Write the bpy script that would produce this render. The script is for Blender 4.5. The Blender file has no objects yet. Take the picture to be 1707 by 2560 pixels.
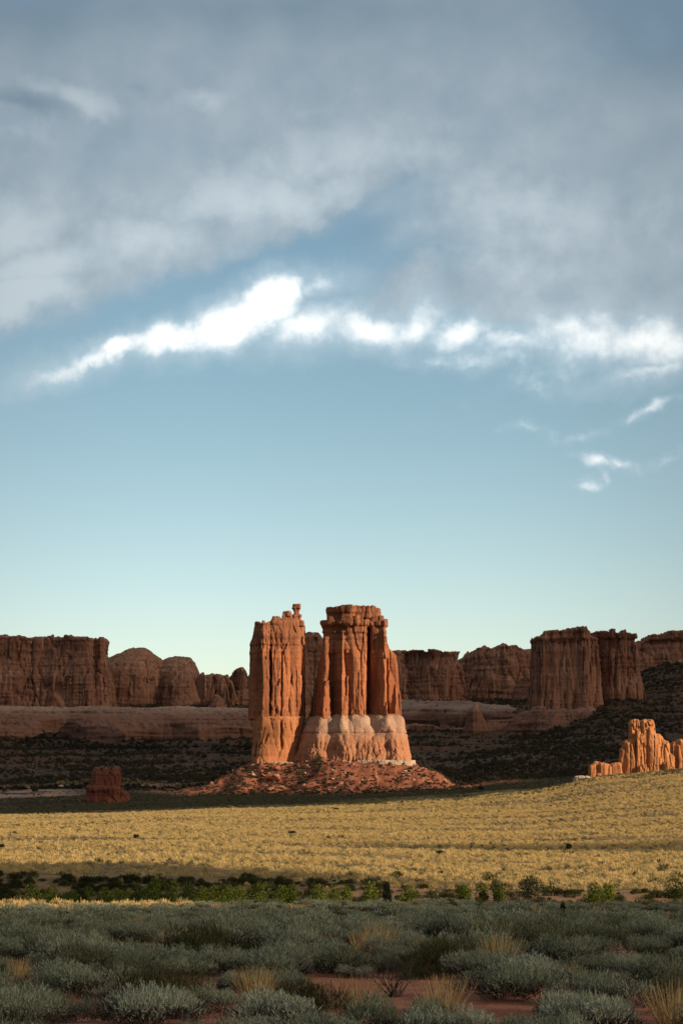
import bpy, math, random
import numpy as np

# ------------------------------------------------------------------ scene, camera, sky, sun
S = bpy.context.scene
COL = S.collection
rad = math.radians
W0, H0, F0 = 1707.0, 2560.0, 4979.0        # photograph size and focal length in its pixels
PITCH = math.atan((1990 - 1280) / F0)
SUN_EL, SUN_AZ = 17.0, 115.0               # degrees; azimuth clockwise from +Y

cam_d = bpy.data.cameras.new("camera")
cam_d.sensor_fit = 'HORIZONTAL'
cam_d.sensor_width = 24.0
cam_d.lens = 24.0 * F0 / W0
cam_d.clip_start, cam_d.clip_end = 0.5, 60000
cam = bpy.data.objects.new("camera", cam_d)
COL.objects.link(cam)
cam.location = (0, 0, 0)
cam.rotation_euler = (rad(90) + PITCH, 0, 0)
S.camera = cam

S.view_settings.view_transform = 'Standard'
S.view_settings.look = 'None'
S.view_settings.gamma = 1.0
S.view_settings.exposure = 0.45
S.render.film_transparent = False
S.cycles.max_bounces = 5
S.cycles.diffuse_bounces = 3
S.cycles.transparent_max_bounces = 6


def ray(px, py):
    cx, cy = (px - W0 / 2) / F0, (H0 / 2 - py) / F0
    f = math.cos(PITCH) - cy * math.sin(PITCH)
    u = math.sin(PITCH) + cy * math.cos(PITCH)
    return cx / f, u / f


def XP(px, Y, py=1900):
    return ray(px, py)[0] * Y


def ZP(py, Y):
    return ray(853.5, py)[1] * Y


def azel(px, py):
    a, b = ray(px, py)
    return math.degrees(math.atan(a)), math.degrees(math.atan2(b, math.hypot(1, a)))


SUNV = np.array([math.sin(rad(SUN_AZ)) * math.cos(rad(SUN_EL)),
                 math.cos(rad(SUN_AZ)) * math.cos(rad(SUN_EL)), math.sin(rad(SUN_EL))])
sl = bpy.data.lights.new("sun", 'SUN')
sl.energy = 5.0
sl.angle = rad(0.5)
sl.color = (1.0, 0.80, 0.56)
so = bpy.data.objects.new("sun", sl)
COL.objects.link(so)
from mathutils import Vector
so.rotation_euler = Vector(-SUNV).to_track_quat('-Z', 'Y').to_euler()
so.location = (600, -500, 400)


class NT:
    """small helper for node trees"""
    def __init__(self, tree):
        self.t = tree
        self.t.nodes.clear()

    def n(self, typ, **kw):
        nd = self.t.nodes.new(typ)
        for k, v in kw.items():
            setattr(nd, k, v)
        return nd

    def put(self, sock, v):
        if v is None:
            return
        if hasattr(v, 'is_output'):
            self.t.links.new(v, sock)
        else:
            if isinstance(v, (tuple, list)) and len(v) == 3 and sock.type == 'RGBA':
                v = (*v, 1)
            sock.default_value = v

    def m(self, op, a, b=None, c=None, clamp=False):
        nd = self.n('ShaderNodeMath', operation=op, use_clamp=clamp)
        self.put(nd.inputs[0], a)
        self.put(nd.inputs[1], b)
        self.put(nd.inputs[2], c)
        return nd.outputs[0]

    def v(self, op, a, b=None, scale=None):
        nd = self.n('ShaderNodeVectorMath', operation=op)
        self.put(nd.inputs[0], a)
        self.put(nd.inputs[1], b)
        if scale is not None:
            self.put(nd.inputs['Scale'], scale)
        return nd.outputs['Value'] if op in ('LENGTH', 'DOT_PRODUCT') else nd.outputs[0]

    def mix(self, f, a, b, blend='MIX'):
        nd = self.n('ShaderNodeMix', data_type='RGBA', blend_type=blend)
        self.put(nd.inputs['Factor'], f)
        self.put(nd.inputs[6], a)
        self.put(nd.inputs[7], b)
        return nd.outputs[2]

    def sep(self, v):
        nd = self.n('ShaderNodeSeparateXYZ')
        self.put(nd.inputs[0], v)
        return nd.outputs

    def comb(self, x=0.0, y=0.0, z=0.0):
        nd = self.n('ShaderNodeCombineXYZ')
        for i, q in enumerate((x, y, z)):
            self.put(nd.inputs[i], q)
        return nd.outputs[0]

    def noise(self, vec, scale, detail=4.0, rough=0.55, color=False, dist=0.0):
        nd = self.n('ShaderNodeTexNoise')
        self.put(nd.inputs['Vector'], vec)
        nd.inputs['Scale'].default_value = scale
        nd.inputs['Detail'].default_value = detail
        nd.inputs['Roughness'].default_value = rough
        nd.inputs['Distortion'].default_value = dist
        return nd.outputs['Color' if color else 'Fac']

    def ss(self, x, a, b):
        nd = self.n('ShaderNodeMapRange', interpolation_type='SMOOTHSTEP')
        self.put(nd.inputs[0], x)
        nd.inputs[1].default_value, nd.inputs[2].default_value = a, b
        return nd.outputs[0]

    def ramp(self, x, stops):
        nd = self.n('ShaderNodeValToRGB')
        self.put(nd.inputs[0], x)
        e = nd.color_ramp.elements
        while len(e) < len(stops):
            e.new(0.5)
        for el, (p, c) in zip(e, stops):
            el.position = p
            el.color = (*c, 1)
        return nd.outputs[0]


# ---- world: Nishita sky with a grey veil and white cloud banks laid out by azimuth / elevation
world = bpy.data.worlds.new("World")
S.world = world
world.use_nodes = True
N = NT(world.node_tree)
geo = N.n('ShaderNodeTexCoord').outputs['Generated']
x_, y_, z_ = N.sep(geo)
AZ = N.m('MULTIPLY', N.m('ARCTAN2', x_, y_), 57.29578)
EL = N.m('MULTIPLY', N.m('ARCSINE', z_), 57.29578)
skyn = N.n('ShaderNodeTexSky', sky_type='NISHITA')
skyn.sun_disc = False
skyn.sun_elevation = rad(SUN_EL)
skyn.sun_rotation = rad(SUN_AZ)
skyn.air_density = 1.0
skyn.dust_density = 0.8
skyn.ozone_density = 1.0
P0 = N.comb(AZ, EL, 0.0)
w1 = N.v('SUBTRACT', N.noise(P0, 0.35, 4, 0.55, True), (0.5, 0.5, 0.5))
w2 = N.v('SUBTRACT', N.noise(P0, 1.3, 4, 0.6, True), (0.5, 0.5, 0.5))
PW = N.v('ADD', P0, N.v('ADD', N.v('SCALE', w1, scale=1.5), N.v('SCALE', w2, scale=0.55)))


def blobs(coord, lst):
    acc = None
    for (px, py, rx, ry, ang, wt) in lst:
        a, e = azel(px, py)
        mp = N.n('ShaderNodeMapping', vector_type='TEXTURE')
        N.put(mp.inputs['Vector'], coord)
        mp.inputs['Location'].default_value = (a, e, 0)
        mp.inputs['Rotation'].default_value = (0, 0, rad(ang))
        k = 57.3 / F0
        mp.inputs['Scale'].default_value = (rx * k, ry * k, 1)
        d = N.v('LENGTH', mp.outputs[0])
        q = N.m('MULTIPLY_ADD', d, -wt, wt)
        acc = q if acc is None else N.m('MAXIMUM', acc, q)
    return acc


CUM = [  # white cumulus bank: px, py, half-length, half-height, tilt, weight
    (160, 914, 100, 26, 18, .55), (230, 890, 90, 26, 17, .7), (310, 862, 110, 34, 15, .95), (420, 838, 120, 46, 14, 1.0),
    (560, 803, 140, 62, 18, 1.15), (668, 762, 105, 66, 22, 1.25), (712, 735, 55, 48, 25, 1.0), (790, 712, 60, 26, 5, .5),
    (770, 815, 150, 46, 4, .8), (935, 818, 120, 44, 4, .9), (1035, 806, 75, 42, 8, .75), (1140, 826, 115, 32, -2, .8),
    (1290, 845, 120, 30, 3, .6), (1480, 832, 160, 48, -4, .8), (1640, 855, 150, 58, -6, 1.0),
    (1640, 920, 120, 18, 8, .5)]
WISP = [(a, b, c * 1.25, d * 1.3, e, w * .62) for a, b, c, d, e, w in [(1625, 1018, 75, 15, 6, .9), (1480, 1146, 48, 14, -14, .8), (1545, 1150, 42, 12, -20, .7), (1465, 1210, 34, 20, -6, 1.0),
        (1500, 1192, 10, 26, 8, .5), (1660, 1153, 40, 8, 4, .4), (1430, 1070, 40, 10, 12, .35), (1320, 1068, 30, 8, 0, .3),
        (1180, 897, 100, 12, 0, .35), (1340, 945, 60, 14, 10, .25)]]
VEIL = [  # broad grey veil
    (-20, 730, 300, 130, 20, 1.2), (60, 660, 330, 190, 20, 1.1), (330, 600, 330, 110, 18, .9),
    (150, 700, 420, 110, 16, .8), (250, 560, 620, 150, 14, .9), (700, 430, 900, 170, 12, 1.0), (700, 150, 1300, 330, 4, 1.1),
    (1450, 420, 700, 420, 0, 1.0), (1400, 720, 560, 120, -3, 1.0), (1050, 700, 220, 80, 24, .6), (1750, 560, 500, 420, 0, 1.0),
    (-250, 500, 420, 330, 10, 1.0)]
BRIGHT = [(210, 262, 150, 48, -22, .9), (120, 230, 130, 40, -10, .5), (500, 262, 110, 34, 8, .6), (810, 270, 90, 40, 10, .35),
          (330, 610, 330, 90, 17, .7), (40, 770, 240, 80, 19, 1.1), (90, 690, 260, 90, 19, .9), (640, 500, 460, 90, 8, .8), (30, 580, 150, 140, 20, .9), (60, 350, 120, 50, 10, .5),
          (1000, 620, 160, 50, 25, .45), (1330, 520, 460, 150, 0, .5), (850, 400, 420, 110, 8, .6), (1250, 660, 300, 60, 4, .4)]
DARK = [(700, 20, 1500, 110, 0, .6), (300, 0, 420, 120, 0, .6), (60, 262, 150, 40, -16, .8), (350, 240, 60, 30, -10, .4), (860, 600, 260, 52, 10, .8), (560, 690, 260, 46, 14, .9), (330, 770, 200, 30, 14, .3),
        (1050, 60, 700, 90, -3, .3), (0, 0, 560, 200, 10, 1.0), (1707, 40, 600, 260, -14, 1.0), (1600, 400, 260, 120, 10, .3)]
cumA = blobs(PW, [(a, b, c * 1.05, d * (1.1 if a < 730 else 1.15), e, w * (1.3 if 240 < a < 730 else .98)) for a, b, c, d, e, w in CUM])
cum = N.m('MAXIMUM', cumA, blobs(PW, WISP))
nz = N.noise(P0, 1.0, 8, 0.60)
cumd = N.ss(N.m('ADD', cum, N.m('MULTIPLY_ADD', nz, 1.15, -0.55)), -0.30, 0.92)
veil = N.ss(N.m('ADD', blobs(PW, VEIL), N.m('MULTIPLY_ADD', N.noise(P0, 0.22, 5, 0.55), 0.6, -0.3)), -0.02, 0.5)
# veil continues over the rest of the sky above the picture
veil = N.m('MAXIMUM', veil, N.m('MULTIPLY', N.ss(EL, 17.0, 26.0), 0.85))
sheet = N.ss(N.m('ADD', blobs(PW, [(430, 440, 1150, 262, 16.5, 1.0), (-60, 650, 420, 215, 20, 1.0)]), N.m('MULTIPLY_ADD', nz, 0.30, -0.15)), 0.0, 0.22)
veil = N.m('MAXIMUM', veil, N.m('MULTIPLY', sheet, 0.95))
soft = N.v('ADD', P0, N.v('SCALE', w1, scale=2.2))
bright = N.ss(N.m('ADD', blobs(soft, BRIGHT), N.m('MULTIPLY_ADD', nz, 0.5, -0.25)), 0.0, 0.75)
dark = N.ss(N.m('ADD', blobs(soft, DARK), N.m('MULTIPLY_ADD', nz, 0.4, -0.2)), 0.0, 0.8)

tint = N.mix(N.ss(EL, 0.5, 13.0), (1.08, 1.07, 1.10), (0.72, 0.785, 0.745))
sky_c = N.mix(1.0, skyn.outputs[0], tint, 'MULTIPLY')
SKY_K = 0.132
U = 1.0 / SKY_K
veil_c = N.ramp(N.noise(P0, 0.5, 6, 0.55), [(0.28, (0.235, 0.305, 0.355)), (0.72, (0.36, 0.415, 0.455))])
veil_c = N.mix(bright, veil_c, (0.47, 0.53, 0.565))
veil_c = N.mix(N.m('MULTIPLY', dark, 0.75), veil_c, (0.11, 0.18, 0.24))
veil_c = N.mix(N.m('MULTIPLY', N.ss(EL, 14.0, 25.0), .55), veil_c, (0.13, 0.17, 0.21))
sky_c = N.mix(N.m('MULTIPLY', veil, 0.86), sky_c, N.v('SCALE', veil_c, scale=U))
cum_c = N.ramp(N.m('ADD', cumd, N.m('MULTIPLY_ADD', N.noise(PW, 1.6, 5, 0.6), 0.9, -0.5)), [(0.1, (0.36, 0.47, 0.54)), (0.45, (0.58, 0.66, 0.70)), (0.95, (0.82, 0.84, 0.83))])
halo = N.m('MULTIPLY', N.ss(N.m('ADD', cumA, N.m('MULTIPLY_ADD', nz, 1.0, -0.5)), -1.1, 0.35), 0.38)
sky_c = N.mix(halo, sky_c, N.v('SCALE', (0.46, 0.55, 0.60), scale=U))
sky_c = N.mix(cumd, sky_c, N.v('SCALE', cum_c, scale=U))
# added sky tones: darkened low to the sides, lighter overhead, to set shade contrast
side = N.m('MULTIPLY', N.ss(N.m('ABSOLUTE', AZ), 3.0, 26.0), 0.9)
side_dim_c = N.ramp(N.noise(geo, 3.0, 5, 0.6), [(0.3, (0.085, 0.105, 0.125)), (0.7, (0.17, 0.195, 0.22))])
sky_c = N.mix(N.m('MULTIPLY', side, N.ss(EL, 62.0, 38.0)), sky_c, N.v('SCALE', side_dim_c, scale=U))
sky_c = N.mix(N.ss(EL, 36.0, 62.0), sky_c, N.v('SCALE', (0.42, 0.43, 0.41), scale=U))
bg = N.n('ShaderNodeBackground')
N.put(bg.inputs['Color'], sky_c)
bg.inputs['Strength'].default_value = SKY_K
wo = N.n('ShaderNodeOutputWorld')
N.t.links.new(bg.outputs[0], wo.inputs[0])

# ------------------------------------------------------------------ numeric helpers
RNG = np.random.default_rng(7)
T3 = RNG.random((64, 64, 64)).astype(np.float32)


def vnoise(x, y, z):
    """value noise in 0..1 at arbitrary points"""
    xi, yi, zi = np.floor(x).astype(np.int32), np.floor(y).astype(np.int32), np.floor(z).astype(np.int32)
    fx, fy, fz = (x - xi).astype(np.float32), (y - yi).astype(np.float32), (z - zi).astype(np.float32)
    fx, fy, fz = fx * fx * (3 - 2 * fx), fy * fy * (3 - 2 * fy), fz * fz * (3 - 2 * fz)
    x0, x1, y0, y1, z0, z1 = xi & 63, (xi + 1) & 63, yi & 63, (yi + 1) & 63, zi & 63, (zi + 1) & 63
    a = T3[x0, y0, z0] * (1 - fx) + T3[x1, y0, z0] * fx
    b = T3[x0, y1, z0] * (1 - fx) + T3[x1, y1, z0] * fx
    c = T3[x0, y0, z1] * (1 - fx) + T3[x1, y0, z1] * fx
    d = T3[x0, y1, z1] * (1 - fx) + T3[x1, y1, z1] * fx
    return (a * (1 - fy) + b * fy) * (1 - fz) + (c * (1 - fy) + d * fy) * fz


def fbm(x, y, z, octs=4, gain=0.5):
    s, a, t = 0, 1.0, 0
    for o in range(octs):
        k = 2.03 ** o
        s = s + a * (vnoise(x * k + 17.3 * o, y * k + 9.1 * o, z * k + 5.7 * o) - 0.5)
        t += a
        a *= gain
    return 2 * s / t


def worley(x, y, z):
    """F1, F2 of jittered cells"""
    xi, yi, zi = np.floor(x).astype(np.int32), np.floor(y).astype(np.int32), np.floor(z).astype(np.int32)
    f1 = np.full(x.shape, 9.0, np.float32)
    f2 = f1.copy()
    rv = np.zeros(x.shape, np.float32)
    for i in (-1, 0, 1):
        for j in (-1, 0, 1):
            for k in (-1, 0, 1):
                a, b, c = (xi + i) & 63, (yi + j) & 63, (zi + k) & 63
                dx = xi + i + T3[a, b, c] - x
                dy = yi + j + T3[b, c, a] - y
                dz = zi + k + T3[c, a, b] - z
                d = (dx * dx + dy * dy + dz * dz).astype(np.float32)
                m = d < f1
                f2 = np.where(m, f1, np.minimum(f2, d))
                f1 = np.where(m, d, f1)
                rv = np.where(m, T3[c, b, a], rv)
    return np.sqrt(f1), np.sqrt(f2), rv


def sd_poly(X, Y, V):
    V = np.asarray(V, float)
    d = (X - V[0, 0]) ** 2 + (Y - V[0, 1]) ** 2
    s = np.ones_like(X)
    j = len(V) - 1
    for i in range(len(V)):
        ex, ey = V[j] - V[i]
        wx, wy = X - V[i, 0], Y - V[i, 1]
        t = np.clip((wx * ex + wy * ey) / (ex * ex + ey * ey + 1e-9), 0, 1)
        bx, by = wx - ex * t, wy - ey * t
        d = np.minimum(d, bx * bx + by * by)
        c1, c2, c3 = Y >= V[i, 1], Y < V[j, 1], ex * wy > ey * wx
        f = (c1 & c2 & c3) | (~c1 & ~c2 & ~c3)
        s = np.where(f, -s, s)
        j = i
    return s * np.sqrt(d)


def smax(a, b, k):
    h = np.maximum(k - np.abs(a - b), 0) / k
    return np.maximum(a, b) + h * h * k * 0.25


def smin(a, b, k):
    return -smax(-a, -b, k)


def surface_nets(d, org, h):
    s = d < 0
    nx, ny, nz = d.shape
    cnt = np.zeros((nx - 1, ny - 1, nz - 1), np.int8)
    offs = [(i, j, k) for i in (0, 1) for j in (0, 1) for k in (0, 1)]
    for (i, j, k) in offs:
        cnt += s[i:nx - 1 + i, j:ny - 1 + j, k:nz - 1 + k]
    act = (cnt > 0) & (cnt < 8)
    ci = np.argwhere(act)
    idx = np.full(act.shape, -1, np.int32)
    idx[act] = np.arange(len(ci))
    cv = {o: d[ci[:, 0] + o[0], ci[:, 1] + o[1], ci[:, 2] + o[2]].astype(np.float64) for o in offs}
    acc = np.zeros((len(ci), 3))
    n = np.zeros(len(ci))
    for o in offs:
        for ax in range(3):
            if o[ax] == 0:
                p = list(o)
                p[ax] = 1
                a, b = cv[o], cv[tuple(p)]
                m = (a < 0) != (b < 0)
                t = a / np.where(m, a - b, 1)
                for q in range(3):
                    acc[:, q] += np.where(m, (t if q == ax else o[q]), 0)
                n += m
    co = (ci + acc / n[:, None]) * h + np.asarray(org)
    faces = []
    for ax in range(3):
        sl0 = [slice(None)] * 3
        sl1 = [slice(None)] * 3
        sl0[ax], sl1[ax] = slice(0, -1), slice(1, None)
        A, B = s[tuple(sl0)], s[tuple(sl1)]
        e = np.argwhere(A != B)
        u, v = (ax + 1) % 3, (ax + 2) % 3
        e = e[(e[:, u] > 0) & (e[:, v] > 0) & (e[:, u] < d.shape[u] - 1) & (e[:, v] < d.shape[v] - 1)]
        q = []
        for (du, dv) in ((-1, -1), (0, -1), (0, 0), (-1, 0)):
            c = e.copy()
            c[:, u] += du
            c[:, v] += dv
            q.append(idx[c[:, 0], c[:, 1], c[:, 2]])
        q = np.stack(q, 1)
        inside = A[e[:, 0], e[:, 1], e[:, 2]]
        q[~inside] = q[~inside][:, ::-1]
        faces.append(q)
    f = np.concatenate(faces)
    return co, f[(f >= 0).all(1)]


def mesh_np(name, co, f, mat=None, smooth=True):
    me = bpy.data.meshes.new(name)
    f = np.asarray(f, np.int32)
    k = f.shape[1]
    me.vertices.add(len(co))
    me.vertices.foreach_set('co', np.asarray(co, np.float32).ravel())
    me.loops.add(f.size)
    me.loops.foreach_set('vertex_index', f.ravel())
    me.polygons.add(len(f))
    me.polygons.foreach_set('loop_start', np.arange(0, f.size, k, dtype=np.int32))
    me.polygons.foreach_set('loop_total', np.full(len(f), k, np.int32))
    me.polygons.foreach_set('use_smooth', np.full(len(f), smooth))
    me.update(calc_edges=True)
    if mat:
        me.materials.append(mat)
    return me


def tag(o, label=None, cat=None, group=None, kind=None):
    if label:
        o['label'] = label
    if cat:
        o['category'] = cat
    if group:
        o['group'] = group
    if kind:
        o['kind'] = kind
    return o


def link(name, me, parent=None, loc=None):
    o = bpy.data.objects.new(name, me)
    COL.objects.link(o)
    if parent:
        o.parent = parent
    if loc is not None:
        o.location = loc
    return o


def empty(name, loc=(0, 0, 0)):
    o = bpy.data.objects.new(name, None)
    COL.objects.link(o)
    o.location = loc
    o.empty_display_size = 1
    return o


# ------------------------------------------------------------------ materials
def new_mat(name):
    m = bpy.data.materials.new(name)
    m.use_nodes = True
    return m, NT(m.node_tree)


def finish(n, color, rough=0.9, bump=None, bdist=0.3, trans=None):
    b = n.n('ShaderNodeBsdfPrincipled')
    n.put(b.inputs['Base Color'], color)
    b.inputs['Roughness'].default_value = rough
    b.inputs['Specular IOR Level'].default_value = 0.15
    if bump is not None:
        bp = n.n('ShaderNodeBump')
        bp.inputs['Strength'].default_value = 1.0
        bp.inputs['Distance'].default_value = bdist
        n.put(bp.inputs['Height'], bump)
        n.t.links.new(bp.outputs[0], b.inputs['Normal'])
    out = n.n('ShaderNodeOutputMaterial')
    sh = b.outputs[0]
    if trans:
        t = n.n('ShaderNodeBsdfTranslucent')
        n.put(t.inputs[0], color)
        mx = n.n('ShaderNodeMixShader')
        mx.inputs[0].default_value = trans
        n.t.links.new(sh, mx.inputs[1])
        n.t.links.new(t.outputs[0], mx.inputs[2])
        sh = mx.outputs[0]
    n.t.links.new(sh, out.inputs[0])


def rock_mat(name, c_a, c_b, varnish, sc=1.0, strata=0.5, streak=0.6, bands=(), upper=(), flute=0.0, panel=0.0):
    """layered sandstone: colour by bed (world z), vertical varnish streaks, stains.  bands = (z, colour, softness)"""
    m, n = new_mat(name)
    P = n.n('ShaderNodeNewGeometry').outputs['Position']
    px, py, pz = n.sep(P)
    big = n.noise(P, 0.03 * sc, 5, 0.6)
    col = n.mix(n.ss(big, 0.35, 0.65), c_a, c_b)
    warp = n.m('MULTIPLY_ADD', n.noise(P, 0.05 * sc, 3), 5.0 / sc, -2.5 / sc)
    zz = n.m('ADD', pz, warp)
    for (zb, cb, sf) in bands:
        k = n.ss(zz, zb + sf, zb - sf)
        col = n.mix(k, col, cb)
    for (zb, cb, sf) in upper:
        k = n.m('MULTIPLY', n.ss(zz, zb - sf, zb + sf), .75)
        col = n.mix(k, col, cb)
    bed = n.noise(n.comb(n.m('MULTIPLY', px, .01), n.m('MULTIPLY', py, .01), zz), 0.55 * sc, 5, 0.65)
    col = n.mix(n.m('MULTIPLY', n.ss(bed, 0.42, 0.66), strata * 0.7), col, n.mix(0.55, col, varnish))
    st = n.noise(n.comb(px, py, n.m('MULTIPLY', pz, 0.055)), 0.42 * sc, 6, 0.62)
    st2 = n.noise(P, 0.045 * sc, 3, 0.5)
    col = n.mix(n.m('MULTIPLY', n.m('MULTIPLY', n.ss(st, 0.47, 0.66), n.ss(st2, 0.34, 0.6)), streak), col, varnish)
    if panel:
        pn = n.noise(n.comb(px, py, n.m('MULTIPLY', pz, 0.22)), 0.10 * sc, 4, 0.55)
        col = n.mix(n.m('MULTIPLY', n.ss(pn, .48, .60), panel), col, varnish)
    fine = n.noise(P, 0.9 * sc, 6, 0.7)
    col = n.mix(n.m('MULTIPLY', n.ss(fine, 0.35, 0.75), 0.35), col, n.mix(0.5, col, (0.05, 0.02, 0.012)))
    pale = n.noise(P, 0.22 * sc, 5, 0.7)
    col = n.mix(n.m('MULTIPLY', n.ss(pale, 0.58, 0.78), 0.30), col, n.mix(0.5, col, (0.6, 0.42, 0.28)))
    if flute:
        fl = n.noise(n.comb(n.m('MULTIPLY', px, 1.0), py, n.m('MULTIPLY', pz, 0.03)), 0.55 * sc, 3, 0.5)
        col = n.mix(n.m('MULTIPLY', n.ss(fl, .56, .70), flute), col, (0.46, 0.30, 0.22))
    bmp = n.m('ADD', n.m('MULTIPLY', n.noise(n.comb(px, py, n.m('MULTIPLY', pz, 0.15)), 0.7 * sc, 6, 0.6), .9),
              n.m('ADD', n.m('MULTIPLY', fine, 0.9), n.m('MULTIPLY', bed, 0.8)))
    finish(n, col, 0.92, bmp, 0.55 / sc)
    return m


ORANGE, ORANGE2 = (0.43, 0.160, 0.070), (0.33, 0.115, 0.051)
VARN = (0.15, 0.058, 0.032)
M_tower = rock_mat('red_sandstone', ORANGE, ORANGE2, VARN, 1.0, 0.8, 0.95, upper=((112.0, (0.27, 0.112, 0.060), 7.0),), panel=.6)
M_skirt = rock_mat('pale_slickrock', (0.43, 0.27, 0.185), (0.37, 0.215, 0.145), (0.21, 0.105, 0.07), 1.0, 0.45, 0.45,
                   bands=((45.0, (0.40, 0.175, 0.09), 7.0),), upper=((59.5, (0.36, 0.17, 0.09), 2.5),))
M_leftbase = rock_mat('orange_sandstone', (0.47, 0.20, 0.085), (0.43, 0.165, 0.07), VARN, 1.0, 0.4, 0.4)
M_white = rock_mat('white_ledge_rock', (0.52, 0.40, 0.30), (0.40, 0.28, 0.2), (0.25, 0.15, 0.1), 1.5, 0.5, 0.3)
M_fin = rock_mat('bright_sandstone', (0.52, 0.225, 0.090), (0.43, 0.170, 0.066), (0.18, 0.075, 0.04), 1.3, 0.4, 0.4)
M_back = rock_mat('far_sandstone', (0.34, 0.160, 0.095), (0.24, 0.105, 0.066), (0.06, 0.030, 0.022), 0.55, 0.5, 1.0, flute=.55)
M_backpale = rock_mat('far_slickrock', (0.40, 0.26, 0.19), (0.30, 0.18, 0.13), (0.10, 0.055, 0.042), 0.5, 0.6, 0.8,
                      bands=((92.0, (0.22, 0.105, 0.07), 7.0),))
M_redbutte = rock_mat('dark_red_mudstone', (0.25, 0.085, 0.048), (0.19, 0.06, 0.036), (0.07, 0.026, 0.018), 1.0, 1.2, 0.5)

# ------------------------------------------------------------------ rock builder
class Grid:
    def __init__(self, x0, x1, y0, y1, z0, z1, h):
        self.h = h
        self.x = np.arange(x0, x1 + h, h, dtype=np.float32)
        self.y = np.arange(y0, y1 + h, h, dtype=np.float32)
        self.z = np.arange(z0, z1 + h, h, dtype=np.float32)
        self.X, self.Y = np.meshgrid(self.x, self.y, indexing='ij')
        self.d = np.full((len(self.x), len(self.y), len(self.z)), 50.0, np.float32)
        self.org = (x0, y0, z0)

    def prism(self, poly, z0, z1, poly_top=None, taper=None, power=1.0, top=None, k=1.5, union=0.0, jag=0.0, jcell=6.0):
        """vertical prism; poly (foot) blends into poly_top at the top; top = 2-D array of top heights"""
        X, Y = self.X, self.Y
        if jag:
            X = X + jag * fbm(self.X / jcell, self.Y / jcell, 0 * X + 3.3, 3)
            Y = Y + jag * fbm(self.X / jcell + 40, self.Y / jcell, 0 * X + 8.3, 3)
        da = sd_poly(X, Y, poly).astype(np.float32)[:, :, None]
        z = self.z[None, None, :]
        if poly_top is not None:
            db = sd_poly(X, Y, poly_top).astype(np.float32)[:, :, None]
            t = np.clip((z - z0) / (z1 - z0), 0, 1) ** power
            d = da * (1 - t) + db * t
        else:
            d = np.repeat(da, len(self.z), 2)
        if taper:
            d = d + np.interp(self.z, [a for a, _ in taper], [b for _, b in taper]).astype(np.float32)[None, None, :]
        zt = z1 if top is None else top[:, :, None].astype(np.float32)
        d = smax(d, np.maximum(z0 - z, z - zt), k)
        self.d = np.minimum(self.d, d) if not union else smin(self.d, d, union)

    def cut(self, xa, za, xb, zb, w, depth, y_front, ylen=10):
        """narrow vertical crack carved into the front face along the line (xa,za)-(xb,zb)"""
        z = self.z[None, None, :]
        lo, hi = min(za, zb), max(za, zb)
        t = (z - za) / (zb - za + 1e-6)
        xc = xa + (xb - xa) * t + 0.8 * (vnoise(z * .2 + xa, 0 * z, 0 * z) - .5)
        g = np.exp(-((self.X[:, :, None] - xc) / w) ** 2)
        fz = np.clip((z - lo) / 4, 0, 1) * np.clip((hi - z) / 4, 0, 1)
        fy = (self.Y[:, :, None] < y_front + ylen)
        self.d = self.d + (depth * g * fz * fy).astype(np.float32)

    def detail(self, fn, band):
        m = np.abs(self.d) < band
        i, j, k = np.nonzero(m)
        self.d[m] += fn(self.x[i], self.y[j], self.z[k], self.d[m]).astype(np.float32)

    def build(self, name, mat, parent=None):
        for sl in ((0,), (-1,)):
            self.d[sl[0], :, :] = np.maximum(self.d[sl[0], :, :], 0.1)
            self.d[:, sl[0], :] = np.maximum(self.d[:, sl[0], :], 0.1)
            self.d[:, :, sl[0]] = np.maximum(self.d[:, :, sl[0]], 0.1)
        co, f = surface_nets(self.d, self.org, self.h)
        self.d = None
        return link(name, mesh_np(name, co, f, mat), parent)


def cliff_detail(rib=.5, cell=5.0, zs=55.0, strata=0.5, szone=None, lobe=0.0, lcell=9.0, lz=9.0, fb=0.6, seed=0.0, crack=1.4, zone=None, blk=1.0, sub=.42):
    """jointed sandstone: flat-faced blocks standing forward or back, sharp vertical cracks, beds, small roughness"""
    def fn(x, y, z, d):
        wx = x + .7 * fbm(x / 9 + seed, y / 9, z / 22, 2)
        wy = y + .7 * fbm(x / 9, y / 9 + seed, z / 22 + 7, 2)
        out = 0
        am = 1.0 if zone is None else np.interp(z, zone[0], zone[1])
        if rib or blk:
            am = am * np.clip(0.75 + 1.3 * fbm(x / 26 + seed, y / 26, z / 40, 2), .3, 1.3)
            for (q, wq) in ((1.0, 1.0), (.43, sub)):
                f1, f2, rv = worley(wx / (cell * q) + seed * q, wy / (cell * q) + seed * 1.7, z / (zs * q) + seed)
                e = f2 - f1
                out = out + am * wq * (crack * (np.exp(-(e / 0.075) ** 2) - .08) + rib * (f1 - 0.58) + blk * 2 * (rv - .5))
        if lobe:
            f1, f2, rv = worley(wx / lcell + seed * 2, wy / lcell + 5, z / lz + seed)
            out = out + lobe * (f1 * f1 - 0.36)
        zz = z + 1.2 * fbm(x / 25, y / 25, z / 30 + seed, 2)
        s1 = vnoise(zz / 2.2 + seed, x / 30, y / 30) - .5
        s2 = vnoise(zz / 5.5 + seed, x / 40 + 9, y / 40) - .5
        sa = strata if szone is None else np.interp(z, szone[0], szone[1])
        out = out + sa * (1.1 * np.clip(s1 * 3, -.6, .6) + 1.3 * np.clip(s2 * 3, -.6, .6))
        out = out + fb * (.7 * fbm(x / 4 + seed, y / 4, z / 9, 4) + 0.5 * fbm(x / 1.3, y / 1.3, z / 2 + seed, 2))
        return out
    return fn


# crop helper for the tower photo crop (crop px -> photo px)
def C1(c, Y=1500):
    return XP(560 + .3317 * c, Y)


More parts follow.
